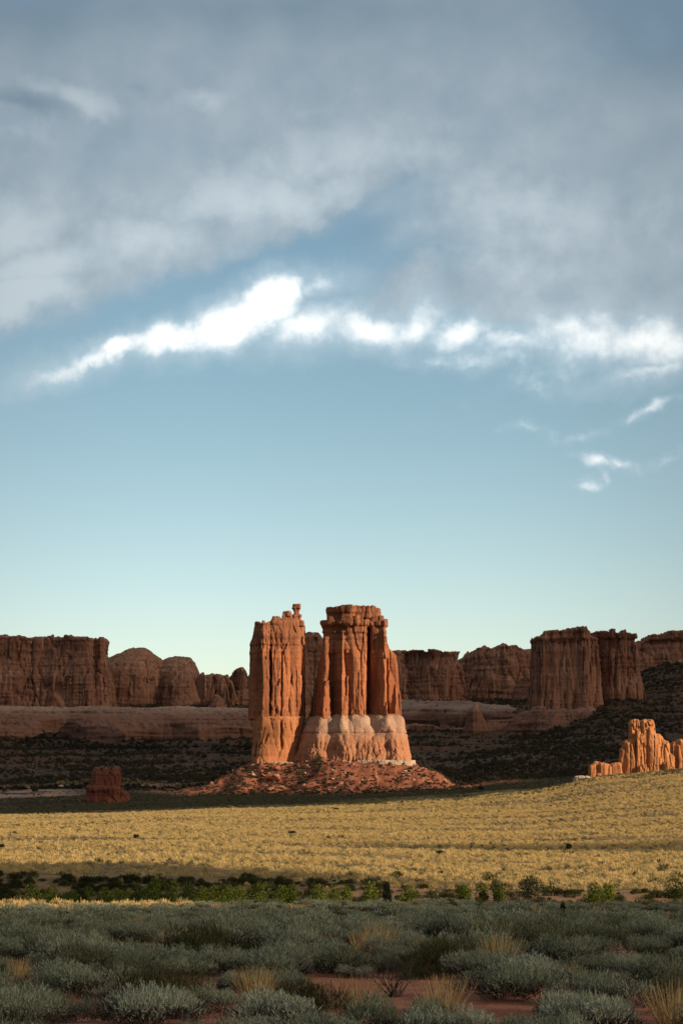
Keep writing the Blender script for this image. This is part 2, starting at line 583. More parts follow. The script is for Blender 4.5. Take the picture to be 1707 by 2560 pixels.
def Z1(c, Y=1500):
    return ZP(1480 + .3317 * c, Y)


Y0 = 1490.0


def P1(lst, Y=1500):
    return [(C1(c, Y), Y0 + d) for c, d in lst]

# ------------------------------------------------------------------ terrain
PXC = np.array([-900, -200, 0, 250, 400, 600, 853, 1100, 1300, 1550, 1707, 2000, 2700], float)
YR = np.array([0, 28, 45, 70, 100, 150, 196, 204, 210, 238, 246, 256, 320, 420, 500, 620, 750, 880, 1000, 1100, 1200, 1320, 1400, 1500, 1620, 1800, 2000, 2150, 2300, 2450, 2700, 3200, 60000], float)
_rows = {
    256: [2192, 2192, 2192, 2193, 2195, 2200, 2207, 2226, 2230, 2229, 2228, 2228, 2228],
    320: [2160, 2160, 2160, 2158, 2158, 2168, 2180, 2190, 2192, 2191, 2190, 2190, 2190],
    420: [2128, 2128, 2128, 2126, 2126, 2130, 2138, 2145, 2148, 2146, 2143, 2140, 2140],
    500: [2106, 2106, 2106, 2102, 2102, 2106, 2112, 2118, 2120, 2118, 2114, 2110, 2110],
    620: [2080, 2080, 2080, 2077, 2077, 2078, 2080, 2082, 2082, 2074, 2066, 2060, 2060],
    750: [2062, 2062, 2062, 2058, 2056, 2054, 2052, 2049, 2044, 2026, 2014, 2000, 2000],
    880: [2048, 2048, 2048, 2043, 2040, 2036, 2032, 2024, 2012, 1978, 1964, 1950, 1950],
    1000: [2039, 2039, 2039, 2033, 2029, 2022, 2016, 2004, 1986, 1943, 1931, 1915, 1910],
    1100: [2034, 2034, 2034, 2027, 2022, 2014, 2008, 1998, 1982, 1940, 1926, 1905, 1890],
    1200: [2030, 2030, 2030, 2022, 2015, 2006, 2002, 1993, 1980, 1950, 1936, 1910, 1890],
    1320: [2018, 2018, 2014, 2006, 2004, 1997, 1996, 1987, 1972, 1948, 1936, 1910, 1890],
    1400: [2006, 2006, 2002, 1996, 1994, 1990, 1990, 1979, 1962, 1944, 1930, 1905, 1880],
    1500: [1988, 1988, 1986, 1980, 1980, 1980, 1980, 1970, 1950, 1935, 1920, 1895, 1870],
    1620: [1976, 1976, 1975, 1971, 1970, 1968, 1966, 1955, 1935, 1920, 1905, 1880, 1850],
    1800: [1964, 1966, 1962, 1952, 1948, 1940, 1934, 1918, 1900, 1872, 1858, 1840, 1800],
    2000: [1905, 1910, 1908, 1912, 1908, 1898, 1890, 1880, 1868, 1822, 1800, 1780, 1740],
    2150: [1845, 1855, 1850, 1868, 1866, 1858, 1850, 1838, 1832, 1752, 1735, 1720, 1700],
    2300: [1790, 1800, 1800, 1822, 1825, 1818, 1810, 1800, 1795, 1715, 1690, 1660, 1640],
    2450: [1750, 1752, 1756, 1760, 1764, 1766, 1762, 1748, 1752, 1690, 1650, 1620, 1610],
    2700: [1735, 1735, 1738, 1740, 1742, 1744, 1742, 1738, 1740, 1700, 1640, 1610, 1600],
}
TAB = np.zeros((len(YR), len(PXC)))
for i, Yv in enumerate(YR):
    if Yv in _rows:
        TAB[i] = [ZP(p, Yv) for p in _rows[Yv]]
    elif Yv <= 204:
        TAB[i] = -np.interp(Yv, [0, 28, 45, 70, 100, 150, 204], [3.0, 3.25, 3.45, 4.7, 6.25, 8.7, 11.0])
    elif Yv <= 210:
        TAB[i] = [-12.4] * 7 + [-11.9, -11.7, -11.7, -11.7, -11.7, -11.7]
    elif Yv == 210 or Yv == 238:
        TAB[i] = [-14.6, -14.6, -14.6, -14.4, -14.2, -13.6, -13.2, -12.2, -12, -12, -12, -12, -12]
    elif Yv == 246:
        TAB[i] = [-13.6, -13.6, -13.6, -13.4, -13.2, -13.0, -12.9, -12.2, -12.1, -12.1, -12.1, -12.1, -12.1]
    elif Yv >= 3200:
        TAB[i] = TAB[i - 1] if Yv == 3200 else TAB[i - 1] * 0.6
TAB[YR == 210] = np.array([-14.4, -14.4, -14.4, -14.2, -14.0, -13.6, -13.2, -12.3, -12.0, -12.0, -12.0, -12.0, -12.0])
TOWER_FOOT = P1([(205, 4), (300, -4), (520, -2), (560, -6), (800, -16), (1000, -19), (1250, -15), (1420, -3), (1425, 45), (900, 60), (205, 42)])


def terr(x, y, detail=True):
    """ground height; y is distance ahead of the camera (anything behind mirrors the near field)"""
    x, y = np.asarray(x, float), np.asarray(y, float)
    ya = np.where(y < 0, 0.0, y)
    u = W0 / 2 + np.clip(x / np.maximum(np.abs(y), 30.0), -0.36, 0.36) * F0
    iy = np.clip(np.searchsorted(YR, ya, 'right') - 1, 0, len(YR) - 2)
    ty = (ya - YR[iy]) / (YR[iy + 1] - YR[iy])
    ix = np.clip(np.searchsorted(PXC, u, 'right') - 1, 0, len(PXC) - 2)
    tx = np.clip((u - PXC[ix]) / (PXC[ix + 1] - PXC[ix]), 0, 1)
    tx = tx * tx * (3 - 2 * tx)
    z = (TAB[iy, ix] * (1 - tx) + TAB[iy, ix + 1] * tx) * (1 - ty) + (TAB[iy + 1, ix] * (1 - tx) + TAB[iy + 1, ix + 1] * tx) * ty
    o = np.zeros_like(x)
    if detail:
        z = z + 0.16 * fbm(x / 3.1, y / 3.1, o, 3) * np.exp(-ya / 150) + 0.5 * fbm(x / 22, y / 30, o + 2, 3) * np.clip(ya / 220, 0, 1)
        z = z + 0.9 * fbm(x / 60, y / 45, o + 5, 3) * np.clip((ya - 250) / 250, 0, 1)
        far = np.clip((ya - 1350) / 500, 0, 1)
        z = z + far * (6.0 * fbm(x / 90, y / 120, o + 8, 4) + 2.2 * np.abs(fbm(x / 22, y / 60, o + 3, 3)) + 1.2 * fbm(x / 9, y / 9, o + 1, 3))
        terr_step = np.clip((ya - 1800) / 200, 0, 1) * np.clip((2350 - ya) / 100, 0, 1)
        zs = z / 9.0 + 0.4 * fbm(x / 70, y / 70, o + 4, 2)
        z = z + terr_step * 2.6 * np.sin(2 * np.pi * zs) * 0.55
    # talus cone of the tower pair
    near = (np.abs(x) < 260) & (y > 1340) & (y < 1700)
    if near.any():
        xs, ys = x[near], y[near]
        dd = sd_poly(xs + 5 * fbm(xs / 14, ys / 14, 0 * xs, 3), ys + 5 * fbm(xs / 14, ys / 14, 0 * xs + 6, 3), TOWER_FOOT)
        gully = 1 + 0.25 * fbm(xs / 12, ys / 30, 0 * xs + 4, 3)
        tt = np.maximum(dd, 0)
        ztal = 24.6 - 0.50 * gully * np.minimum(tt, 34) - 0.21 * np.maximum(tt - 34, 0) + 1.3 * fbm(xs / 5, ys / 5, 0 * xs + 1, 3)
        ztal = ztal + 3.0 * np.exp(-((xs - C1(740)) / 9) ** 2) * np.exp(-tt / 14)
        z[near] = smax(z[near], ztal, 2.0)
    return z


def cat_arr(*a):
    return np.unique(np.concatenate(a))


th = np.radians(cat_arr(np.arange(-13.5, 13.51, 0.045), np.arange(-30, 30.1, 0.4), np.arange(-180, 180, 4)))
rr = np.concatenate([[1.0, 4, 8], np.geomspace(12, 196, 150), np.arange(197, 262, 1.0), np.geomspace(263, 1000, 170),
                     np.arange(1006, 1400, 6.0), np.arange(1402, 1500, 1.3), np.arange(1503, 2500, 4.0), np.geomspace(2510, 3400, 30), np.geomspace(3600, 50000, 24)])
RR, TH = np.meshgrid(rr, th, indexing='ij')
gx, gy = RR * np.sin(TH), RR * np.cos(TH)
gz = terr(gx.ravel(), gy.ravel()).reshape(gx.shape)
nr, nt = gx.shape
base = (np.arange(nr - 1)[:, None] * nt + np.arange(nt)[None, :])
nxt = (np.arange(nr - 1)[:, None] * nt + (np.arange(nt)[None, :] + 1) % nt)
fq = np.stack([base, nxt, nxt + nt, base + nt], -1).reshape(-1, 4)

# ground colour by zone (soil kinds), kept as a mesh attribute
M_ground, n = new_mat('desert_soil')
gp = n.n('ShaderNodeNewGeometry').outputs['Position']
at_ = n.n('ShaderNodeAttribute', attribute_name='soil')
sr, sg, sb = n.sep(at_.outputs['Vector'])
c = n.mix(n.ss(n.noise(gp, 0.8, 6, .65), .35, .65), (0.30, 0.125, 0.075), (0.22, 0.085, 0.05))
grassy = n.mix(n.ss(n.noise(gp, 0.25, 6, .7), .38, .62), (0.13, 0.080, 0.042), (0.24, 0.165, 0.075))
talus = n.mix(n.ss(n.noise(gp, 0.22, 7, .7), .36, .6), (0.13, 0.044, 0.026), (0.25, 0.090, 0.049))
brush = n.mix(n.ss(n.noise(gp, 0.05, 7, .7), .35, .65), (0.052, 0.036, 0.024), (0.095, 0.048, 0.032))
tan = n.mix(n.ss(n.noise(gp, 0.03, 6, .7), .35, .65), (0.42, 0.27, 0.19), (0.32, 0.19, 0.13))
c = n.mix(sr, c, grassy)
c = n.mix(sb, c, brush)
c = n.mix(sg, c, talus)
c = n.mix(at_.outputs['Alpha'], c, tan)
finish(n, c, 0.95, n.m('ADD', n.noise(gp, 2.5, 8, .7), n.noise(gp, 0.3, 6, .7)), 0.12)
me = mesh_np('ground', np.stack([gx, gy, gz], -1).reshape(-1, 3), fq, M_ground)
ya = gy.ravel()
xa = gx.ravel()
ss_ = lambda v, a, b: np.clip((v - a) / (b - a), 0, 1) ** 2 * (3 - 2 * np.clip((v - a) / (b - a), 0, 1))
ddt = np.full(xa.shape, 999.0)
nm = (np.abs(xa) < 320) & (ya > 1300) & (ya < 1750)
ddt[nm] = sd_poly(xa[nm], ya[nm], TOWER_FOOT)
w_grass = ss_(ya, 200, 262) * (1 - ss_(ya, 960, 1050))
w_tal = np.maximum(1 - ss_(ddt + 14 * fbm(xa / 25, ya / 25, 0 * xa, 3), 55, 92), 0.35 * (1 - ss_(np.hypot(xa - XP(255, 1300), ya - 1300), 14, 30)))
w_brush = ss_(ya, 960, 1080)
u_ = W0 / 2 + np.where(ya > 50, xa / np.maximum(ya, 50), 9) * F0
w_tan = ss_(ya, 1600, 1640) * (1 - ss_(ya, 1700, 1760)) * (1 - ss_(u_, 120, 260)) * ss_(fbm(xa / 60, ya / 30, 0 * xa, 3), -.25, .05)
w_tan = np.maximum(w_tan, 0.8 * ss_(ya, 1420, 1445) * (1 - ss_(ya, 1560, 1600)) * (1 - ss_(u_, 130, 240)) * ss_(fbm(xa / 50, ya / 20, 0 * xa + 4, 3), -.45, -.15))
at = me.attributes.new('soil', 'FLOAT_COLOR', 'POINT')
at.data.foreach_set('color', np.stack([w_grass, w_tal, w_brush, w_tan], -1).astype(np.float32).ravel())
tag(link('ground', me), kind='structure')

# ------------------------------------------------------------------ the two central towers
QUICK = False
HV = 0.9 if QUICK else 0.5


def xtop(g, pts, wob=1.6, cell=5.0):
    """2-D top-height field from a skyline of (x, z)"""
    xx = g.X + wob * fbm(g.X / cell, g.Y / cell, 0 * g.X + 2.2, 3)
    return np.interp(xx, [p[0] for p in pts], [p[1] for p in pts]) + 0.9 * fbm(g.X / 4, g.Y / 4, 0 * g.X, 3)


# left tower: base section and shaft (own pieces), balanced crown blocks stay with the shaft
lt = tag(empty('rock_tower', (C1(400), Y0 + 12, Z1(1300))), 'slender orange sandstone tower with jagged stepped top beside the broad butte', 'rock tower')


def child(o, root):
    o.parent = root
    o.location = -Vector(root.location)
    return o


g = Grid(C1(150), C1(640), Y0 - 6, Y0 + 50, Z1(960), Z1(60), HV)
body = P1([(178, 30), (181, 22), (292, -2), (340, 2), (347, 5), (352, 1.5), (425, 4), (432, 6.5), (437, 4), (500, 7.5), (575, 11), (588, 16), (604, 16), (606, 36), (400, 44), (190, 42)])
bodyt = P1([(190, 28), (192, 24), (285, 3), (345, 5), (420, 5), (500, 7), (560, 9), (604, 14), (606, 30), (400, 36), (216, 36)])
sky_l = [(170, 430), (193, 362), (210, 296), (221, 222), (232, 210), (256, 216), (266, 240), (277, 242), (287, 214), (302, 216), (312, 244), (326, 234), (348, 228), (358, 194), (415, 184), (430, 208), (438, 158), (470, 147), (505, 156), (514, 200), (523, 168), (540, 156), (560, 164), (567, 190), (584, 206), (602, 250), (620, 300)]
g.prism(body, Z1(1010), Z1(150), bodyt, power=1.8, top=xtop(g, [(C1(a), Z1(b)) for a, b in sky_l], 1.2, 4), k=1.0)
for (a, b, c0, c1, d0, d1, kk) in [(352, 424, 225, 176, 6, 18, 1.2), (432, 510, 190, 138, 6, 18, 1.4),
                                   (508, 580, 215, 160, 9, 19, .8), (514, 568, 175, 124, 10, 17, .6), (524, 562, 150, 98, 11, 16.5, .5), (565, 600, 260, 205, 10, 20, 1.0)]:
    sh = (b - a) * .12
    g.prism(P1([(a + sh, d0), (b - sh, d0), (b, (d0 + d1) / 2), (b - sh, d1), (a + sh, d1), (a, (d0 + d1) / 2)]), Z1(c0), Z1(c1), k=kk, jag=.4, jcell=3,
            taper=[(Z1(c0), -.3), ((Z1(c0) + Z1(c1)) / 2, -.2), (Z1(c1), -.5)])
for (xa_, za_, xb_, zb_, w, dp) in [(352, 830, 348, 430, .75, 4), (300, 500, 330, 700, .45, 2), (395, 935, 392, 860, .8, 3), (582, 640, 578, 320, .8, 3), (500, 720, 508, 600, .6, 2.2),
                                    (430, 800, 440, 560, .4, 1.6), (470, 640, 440, 420, .35, 1.4), (545, 900, 540, 560, .4, 1.6), (490, 930, 485, 780, .5, 1.8), (400, 420, 360, 260, .4, 1.5),
                                    (540, 330, 505, 240, .5, 2), (575, 300, 560, 250, .5, 2), (320, 640, 300, 720, .4, 1.4), (345, 930, 352, 850, .7, 2.5)]:
    g.cut(C1(xa_), Z1(za_), C1(xb_), Z1(zb_), w, dp, Y0, 16)
g.detail(cliff_detail(.3, 6.0, 40, .35, ([Z1(935), Z1(460), Z1(400), Z1(200)], [.15, .2, .55, .6]), fb=.6, seed=3.1, crack=1.0, blk=.7, sub=.32, zone=([Z1(330), Z1(245)], [1, .22])), 3.6)
child(g.build('shaft', M_tower), lt)

g = Grid(C1(150), C1(640), Y0 - 10, Y0 + 52, Z1(1345), Z1(925), HV)
lo = P1([(205, 24), (212, 8), (250, -4), (330, -4), (400, -1.5), (470, 1), (540, 5), (560, 40), (400, 46), (210, 42)])
hi = P1([(214, 26), (220, 16), (292, -2), (345, 2), (420, 3), (500, 6.5), (590, 11), (606, 15), (606, 38), (400, 44), (216, 42)])
g.prism(lo, Z1(1300), Z1(938), hi, k=1.2)
g.prism(P1([(200, 24), (206, 5), (280, -4.5), (420, -4.5), (520, -2), (530, 40), (206, 40)]), Z1(1345), Z1(1292), k=.8)
for (xa_, za_, xb_, zb_, w, dp) in [(435, 1200, 425, 960, .9, 4), (310, 1160, 330, 1060, .9, 3.2), (265, 1200, 320, 1000, .4, 1.8), (370, 1050, 350, 950, .5, 2), (400, 960, 395, 940, .8, 3), (470, 1060, 455, 960, .3, 1.2),
                                    (240, 1280, 250, 1120, .4, 1.5), (510, 1080, 490, 960, .3, 1.1)]:
    g.cut(C1(xa_), Z1(za_), C1(xb_), Z1(zb_), w, dp, Y0, 16)
g.detail(cliff_detail(.3, 6.0, 20, .25, fb=.45, seed=5.7, crack=1.0, blk=.45), 3.0)
child(g.build('base', M_leftbase), lt)
g = Grid(C1(320), C1(560), Y0 - 9, Y0 + 6, Z1(1320), Z1(1275), .35)
g.prism(P1([(335, 2), (345, -5.2), (520, -3.2), (540, 2)]), Z1(1312), Z1(1284), k=.5, jag=1.0, jcell=3)
g.detail(cliff_detail(.3, 2.5, 5, .2, fb=.3, seed=1.2, crack=.5, blk=.5), 1.5)
child(g.build('ledge', M_white), lt)

# right butte
rb = tag(empty('butte', (C1(1000), Y0 + 20, Z1(1290))), 'broad flat capped sandstone butte on a pale bulging slickrock base', 'butte')
g = Grid(C1(600), C1(1400), Y0 - 12, Y0 + 58, Z1(965), Z1(85), HV)
mid = P1([(640, 26), (650, 19), (732, 6), (742, 3), (800, 6.5), (818, 13), (886, 1), (892, 1.5), (944, 9.5), (950, 6), (968, 2.5), (1055, 3.5), (1074, 8), (1078, 18), (1098, 19), (1104, 14), (1232, -1),
          (1240, 9), (1272, 7), (1276, 3), (1315, 5), (1336, 10), (1340, 34), (1290, 50), (700, 54), (645, 40)])
midt = P1([(738, 26), (744, 20), (755, 10), (760, 8), (785, 8.5), (790, 12), (893, 3.5), (908, 4.5), (925, 6), (940, 5), (968, 3.5), (1062, 4), (1078, 8), (1081, 15), (1098, 16), (1106, 12), (1215, 4),
           (1226, 9), (1250, 12), (1262, 12), (1280, 13), (1290, 16), (1290, 34), (1240, 44), (780, 46), (738, 38)])
tops = [(640, 900), (652, 640), (676, 560), (700, 470), (712, 430), (738, 415), (742, 330), (775, 340), (790, 300), (1215, 300), (1226, 370), (1246, 410), (1270, 440), (1290, 452), (1312, 475), (1330, 560), (1345, 700)]
g.prism(mid, Z1(1000), Z1(400), midt, power=1.4, top=xtop(g, [(C1(a), Z1(b)) for a, b in tops], .8, 4), k=1.0)
# layered upper block and caps
up = P1([(738, 24), (742, 16), (790, 9), (880, 4), (1000, 2.5), (1062, 4), (1080, 7), (1084, 12), (1098, 12), (1104, 8), (1215, 6), (1228, 10), (1230, 34), (1180, 42), (800, 44), (740, 36)])
g.prism(up, Z1(470), Z1(212), None, [(Z1(470), .4), (Z1(400), .3), (Z1(360), .9), (Z1(330), .5), (Z1(300), .8), (Z1(262), .8), (Z1(255), -.3), (Z1(212), -.2)], k=.8, jag=.8, jcell=6)
g.prism(P1([(728, 20), (733, 16), (760, 12), (790, 11), (800, 30), (735, 30)]), Z1(300), Z1(216), None, [(Z1(300), 1.2), (Z1(250), .8), (Z1(228), 0)], k=.6, jag=.5, jcell=3)
g.prism(P1([(775, 18), (786, 8), (905, 3.5), (1005, 1.2), (1020, 5), (1022, 9), (1080, 9), (1200, 9), (1206, 34), (790, 40)]), Z1(262), Z1(185), k=1.4, jag=.5, jcell=5)
g.prism(P1([(1020, 4), (1085, 5), (1100, 9), (1190, 8), (1236, 12), (1237, 30), (1020, 34)]), Z1(262), Z1(205), k=.9, jag=.5, jcell=5)
cap_top = [(750, 122), (790, 114), (850, 118), (900, 112), (960, 108), (1010, 114), (1060, 106), (1120, 108), (1170, 116), (1195, 126)]
g.prism(P1([(768, 18), (776, 10), (840, 5), (950, 2.5), (975, 3), (990, 6), (1100, 5), (1170, 9), (1182, 14), (1182, 30), (1120, 38), (790, 38)]), Z1(200), Z1(100), None,
        [(Z1(200), .5), (Z1(165), .9), (Z1(150), .2), (Z1(128), -.6), (Z1(100), -.8)], top=xtop(g, [(C1(a), Z1(b)) for a, b in cap_top], .8, 5), k=.7, jag=.9, jcell=5)
# leaning flakes lit on their right-hand faces
g.prism(P1([(728, 5), (742, 0.5), (800, 4), (824, 11), (740, 14)]), Z1(960), Z1(400), P1([(760, 9), (765, 8), (783, 8), (790, 11), (762, 14)]), k=.8, jag=.4)
g.prism(P1([(872, 3), (886, -1.5), (950, 7.5), (890, 12)]), Z1(960), Z1(640), P1([(925, 4), (930, 3.5), (938, 5), (930, 8)]), k=.8, jag=.3)
for (xa_, za_, xb_, zb_, w, dp) in [(1088, 930, 1092, 330, .9, 4), (1235, 930, 1228, 480, .6, 3), (1000, 880, 985, 700, .4, 1.6), (1030, 930, 1025, 720, .45, 1.8), (920, 640, 903, 430, .45, 2), (770, 930, 768, 860, .4, 1.5),
                                    (1102, 460, 1095, 250, .7, 3), (702, 800, 705, 560, .4, 1.5), (1215, 460, 1212, 280, .3, 1.2), (1060, 560, 1050, 420, .3, 1.0)]:
    g.cut(C1(xa_), Z1(za_), C1(xb_), Z1(zb_), w, dp, Y0, 20)
g.detail(cliff_detail(.2, 9.0, 75, .3, ([Z1(935), Z1(480), Z1(420), Z1(100)], [.08, .15, .55, .65]), fb=.6, seed=8.3, crack=1.1, blk=.75, sub=.25), 3.2)
child(g.build('shaft', M_tower), rb)

g = Grid(C1(470), C1(1440), Y0 - 26, Y0 + 62, Z1(1310), Z1(915), HV)
hi = P1([(622, 24), (650, 15), (732, 3), (800, 4), (818, 7), (886, -2), (944, 4), (968, .5), (1055, 1.5), (1085, 7), (1104, 8), (1232, -4), (1272, 1), (1315, 2), (1345, 9), (1348, 40), (1300, 54), (640, 54)])
lo = P1([(482, 16), (530, 3), (600, -6), (700, -12), (790, -10), (900, -17), (1010, -16), (1060, -17), (1180, -17), (1215, -11), (1300, -15), (1388, -9), (1412, 4), (1416, 44), (1300, 60), (515, 56)])
g.prism(lo, Z1(1300), Z1(930), hi, power=1.15, k=4.0)
f = cliff_detail(.4, 3.6, 26, .14, fb=.35, seed=12.3, crack=.9, blk=.45, zone=([Z1(1290), Z1(1160), Z1(1120), Z1(935)], [1.3, 1.1, .2, .1]), lobe=2.6, lcell=7.5, lz=9.5)
zc_ = Z1(1068)


def skirt(x, y, z, d):
    groove = 0.9 * np.exp(-((z - zc_ - .5 * fbm(x / 20, y / 20, 0 * z, 2)) / .45) ** 2)
    l2a, l2b, _ = worley(x / 3.6, y / 3.6, z / 7 + 3)
    low = np.interp(z, [Z1(1290), Z1(1150), Z1(1110)], [1, 1, .25])
    return f(x, y, z, d) + groove + low * (0.9 * (l2a * l2a - .25))


g.detail(skirt, 4.0)
child(g.build('base', M_skirt), rb)
g = Grid(C1(960), C1(1450), Y0 - 24, Y0 + 30, Z1(1325), Z1(1255), .35)
g.prism(P1([(985, -10), (1000, -17.5), (1180, -19), (1300, -17.5), (1400, -12), (1432, -2), (1440, 25), (1300, 20), (1000, 10)]), Z1(1318), Z1(1272), k=.6, jag=1.2, jcell=3.5)
g.detail(cliff_detail(.3, 2.6, 4, .15, fb=.4, seed=2.2, crack=.4, blk=.3), 1.6)
child(g.build('ledge', M_white), rb)

# ------------------------------------------------------------------ far cliffs, one thing each
def formation(name, label, cat, Y, sky, y_base, front, thick, mat, h=1.0, bottom=40, k=3.0, dome=0.0, batter=0.06, jag=3.0, jcell=22, det=None, band=7.0, steps=None, wob=2.0, group=None, cap=None):
    """sky: skyline (photo px); front: plan line (px, depth); straight-standing rock with its own plan and depth"""
    xs = [p[0] for p in front]
    zt = max(ZP(p[1], Y) for p in sky) + 4
    zb = ZP(y_base, Y) - bottom
    x0, x1 = XP(min(xs), Y) - 8, XP(max(xs), Y) + 8
    y0, y1 = Y + min(p[1] for p in front) - 14, Y + thick + 10
    g = Grid(x0, x1, y0, y1, zb, zt, h)
    poly = [(XP(a, Y), Y + d) for a, d in front] + [(XP(front[-1][0], Y), Y + thick), (XP(front[0][0], Y), Y + thick)]
    top = xtop(g, [(XP(a, Y), ZP(b, Y)) for a, b in sky], wob, 9)
    if dome:
        top = top - dome * np.clip((Y + thick * .45 - g.Y) / (thick * .45), 0, 1.4) ** 2
    tp = [(zb, -batter * (zt - zb)), (zt, 0.0)]
    if steps:
        tp = [(ZP(a, Y), b) for a, b in steps][::-1]
        tp.sort()
    g.prism(poly, zb - 5, zt + 30, None, tp, top=top, k=k, jag=jag, jcell=jcell)
    if cap:   # thin overhanging rim blocks
        for (a, b, c0, c1) in cap:
            g.prism([(XP(a, Y), Y + 1), (XP(b, Y), Y - 1), (XP(b, Y), Y + thick * .6), (XP(a, Y), Y + thick * .6)], ZP(c0, Y), ZP(c1, Y), k=1.0, jag=1.2, jcell=6)
    g.detail(det or cliff_detail(.5, 15, 48, .7, fb=1.6, seed=Y % 17, crack=2.6, blk=1.7, sub=.35), band)
    return tag(g.build(name, mat), label, cat, group)


HB = 1.6 if QUICK else 1.0
formation('mesa', 'flat topped brown mesa with streaked cliff at the left edge', 'mesa', 2330,
          [(-160, 1580), (0, 1585), (8, 1589), (60, 1590), (75, 1593), (115, 1588), (165, 1588), (180, 1592), (230, 1593), (233, 1600), (238, 1592), (252, 1592), (256, 1605)],
          1757, [(-160, 20), (-60, 6), (20, 2), (90, 8), (150, 2), (190, -6), (225, -8), (232, 8), (238, 4), (250, 4), (255, 12)], 90, M_back, HB,
          steps=[(1900, -6), (1757, -5), (1700, -3), (1665, 1), (1640, 4), (1615, 4.5), (1605, 3.5), (1598, 3), (1580, 3)], k=2.0, jag=2)
formation('dome_rock', 'twin humped brown sandstone dome right of the left mesa', 'rock dome', 2440,
          [(246, 1640), (262, 1636), (280, 1626), (300, 1620), (320, 1613), (345, 1613), (360, 1622), (380, 1636), (396, 1648), (410, 1640), (428, 1636), (460, 1638), (470, 1645), (480, 1666), (492, 1692), (500, 1705), (505, 1760)],
          1757, [(246, 10), (300, -6), (350, -2), (395, 12), (430, -4), (470, 0), (506, 14)], 110, M_back, HB, dome=26, k=14, wob=1.0,
          det=cliff_detail(.4, 18, 60, .5, lobe=3.5, lcell=26, lz=24, fb=1.6, seed=4.4, crack=1.2, blk=.6), jag=2)
formation('crag', 'low row of knobby crags between the rock dome and the lone pinnacle', 'crag', 2450,
          [(480, 1700), (495, 1694), (505, 1688), (520, 1690), (527, 1685), (545, 1690), (552, 1692), (568, 1692), (572, 1702), (580, 1714), (590, 1740)],
          1757, [(478, 6), (510, -4), (540, 0), (575, -2), (592, 10)], 60, M_back, HB, k=5, wob=1,
          det=cliff_detail(1.5, 9, 60, .5, fb=1.5, seed=6.6, crack=4, blk=2.5), jag=2)
formation('boulder', 'rounded brown boulder at the foot of the knobby crags', 'boulder', 2420,
          [(522, 1760), (526, 1746), (535, 1738), (548, 1738), (556, 1748), (560, 1760)], 1757, [(522, 4), (540, -2), (560, 4)], 24, M_back, HB, bottom=15, k=6, dome=6, wob=.4, jag=1)
formation('rock_pinnacle', 'lone dark rock pinnacle just left of the slender tower', 'pinnacle', 2480,
          [(576, 1690), (580, 1676), (590, 1668), (600, 1665), (606, 1668), (612, 1680), (618, 1694), (624, 1678), (640, 1672)],
          1757, [(577, 4), (600, -4), (616, 2), (640, 0)], 40, M_back, HB, k=4, wob=.6, jag=1.5)
formation('butte', 'rounded shaded butte seen through the gap between the two towers', 'butte', 2000,
          [(700, 1600), (745, 1588), (765, 1584), (790, 1583), (800, 1586), (812, 1610), (830, 1640)],
          1760, [(700, 10), (750, -2), (800, 2), (835, 20)], 70, M_back, HB, k=6, jag=2)
formation('mesa', 'square topped brown mesa directly right of the broad butte', 'mesa', 2420,
          [(960, 1628), (990, 1625), (1040, 1624), (1060, 1627), (1100, 1627), (1110, 1631), (1135, 1632), (1150, 1629), (1155, 1632), (1158, 1650)],
          1742, [(960, 0), (1005, 4), (1020, 14), (1050, 10), (1075, -4), (1130, -6), (1156, 2)], 90, M_back, HB, k=2.5, jag=2.5,
          steps=[(1900, -5), (1745, -4), (1690, -2), (1665, 0), (1660, 3), (1645, 5), (1634, 4), (1625, 0)])
formation('butte', 'broken brown butte between square mesa and tall fluted butte', 'butte', 2520,
          [(1150, 1650), (1164, 1645), (1178, 1624), (1200, 1622), (1215, 1616), (1240, 1620), (1252, 1614), (1262, 1609), (1275, 1612), (1295, 1612), (1310, 1622), (1335, 1618), (1350, 1618), (1380, 1622)],
          1745, [(1150, 40), (1180, 34), (1186, 0), (1230, -10), (1270, -14), (1310, -8), (1345, -2), (1380, 0)], 110, M_back, HB, k=2.5, jag=3,
          steps=[(1900, -14), (1745, -9), (1705, -4), (1665, 0), (1640, 2), (1625, 6), (1605, 7)])
formation('butte', 'tall fluted brown butte with flat rim blocks, behind the bright fins', 'butte', 2120,
          [(1336, 1600), (1342, 1591), (1362, 1590), (1366, 1580), (1420, 1578), (1424, 1572), (1447, 1572), (1450, 1569), (1470, 1568), (1472, 1574), (1482, 1582), (1490, 1588), (1500, 1592), (1510, 1600)],
          1770, [(1338, 20), (1341, 2), (1352, -3), (1400, -5), (1440, -8), (1466, -12), (1476, -8), (1484, 4), (1500, 6), (1512, 10)], 70, M_back, HB, k=1.8, jag=2.0,
          steps=[(1900, -2), (1770, -1.5), (1760, -1), (1650, 2), (1604, 4), (1596, 1.5), (1590, 1), (1570, 1)],
          det=cliff_detail(1.2, 7.5, 140, .7, ([ZP(1770, 2120), ZP(1620, 2120), ZP(1600, 2120), ZP(1570, 2120)], [.2, .3, .9, .9]), fb=1.0, seed=9.1, crack=3.0, blk=1.4))
formation('slickrock_base', 'bulging pale slickrock apron below the tall fluted butte', 'slickrock', 2095,
          [(1170, 1800), (1180, 1765), (1196, 1758), (1206, 1768), (1222, 1800), (1290, 1795), (1320, 1776), (1350, 1768), (1400, 1768), (1440, 1764), (1462, 1758), (1480, 1758), (1498, 1770), (1520, 1778), (1540, 1800), (1552, 1840)],
          1850, [(1172, 30), (1185, 16), (1215, 22), (1260, 22), (1330, 6), (1380, -6), (1440, -8), (1462, -22), (1478, -22), (1500, -18), (1535, -6), (1552, 14)], 60, M_backpale, HB, k=14, dome=10, bottom=25, jag=2,
          det=cliff_detail(.8, 8, 60, .8, lobe=3.2, lcell=15, lz=15, fb=.7, seed=13.1, crack=1.6))
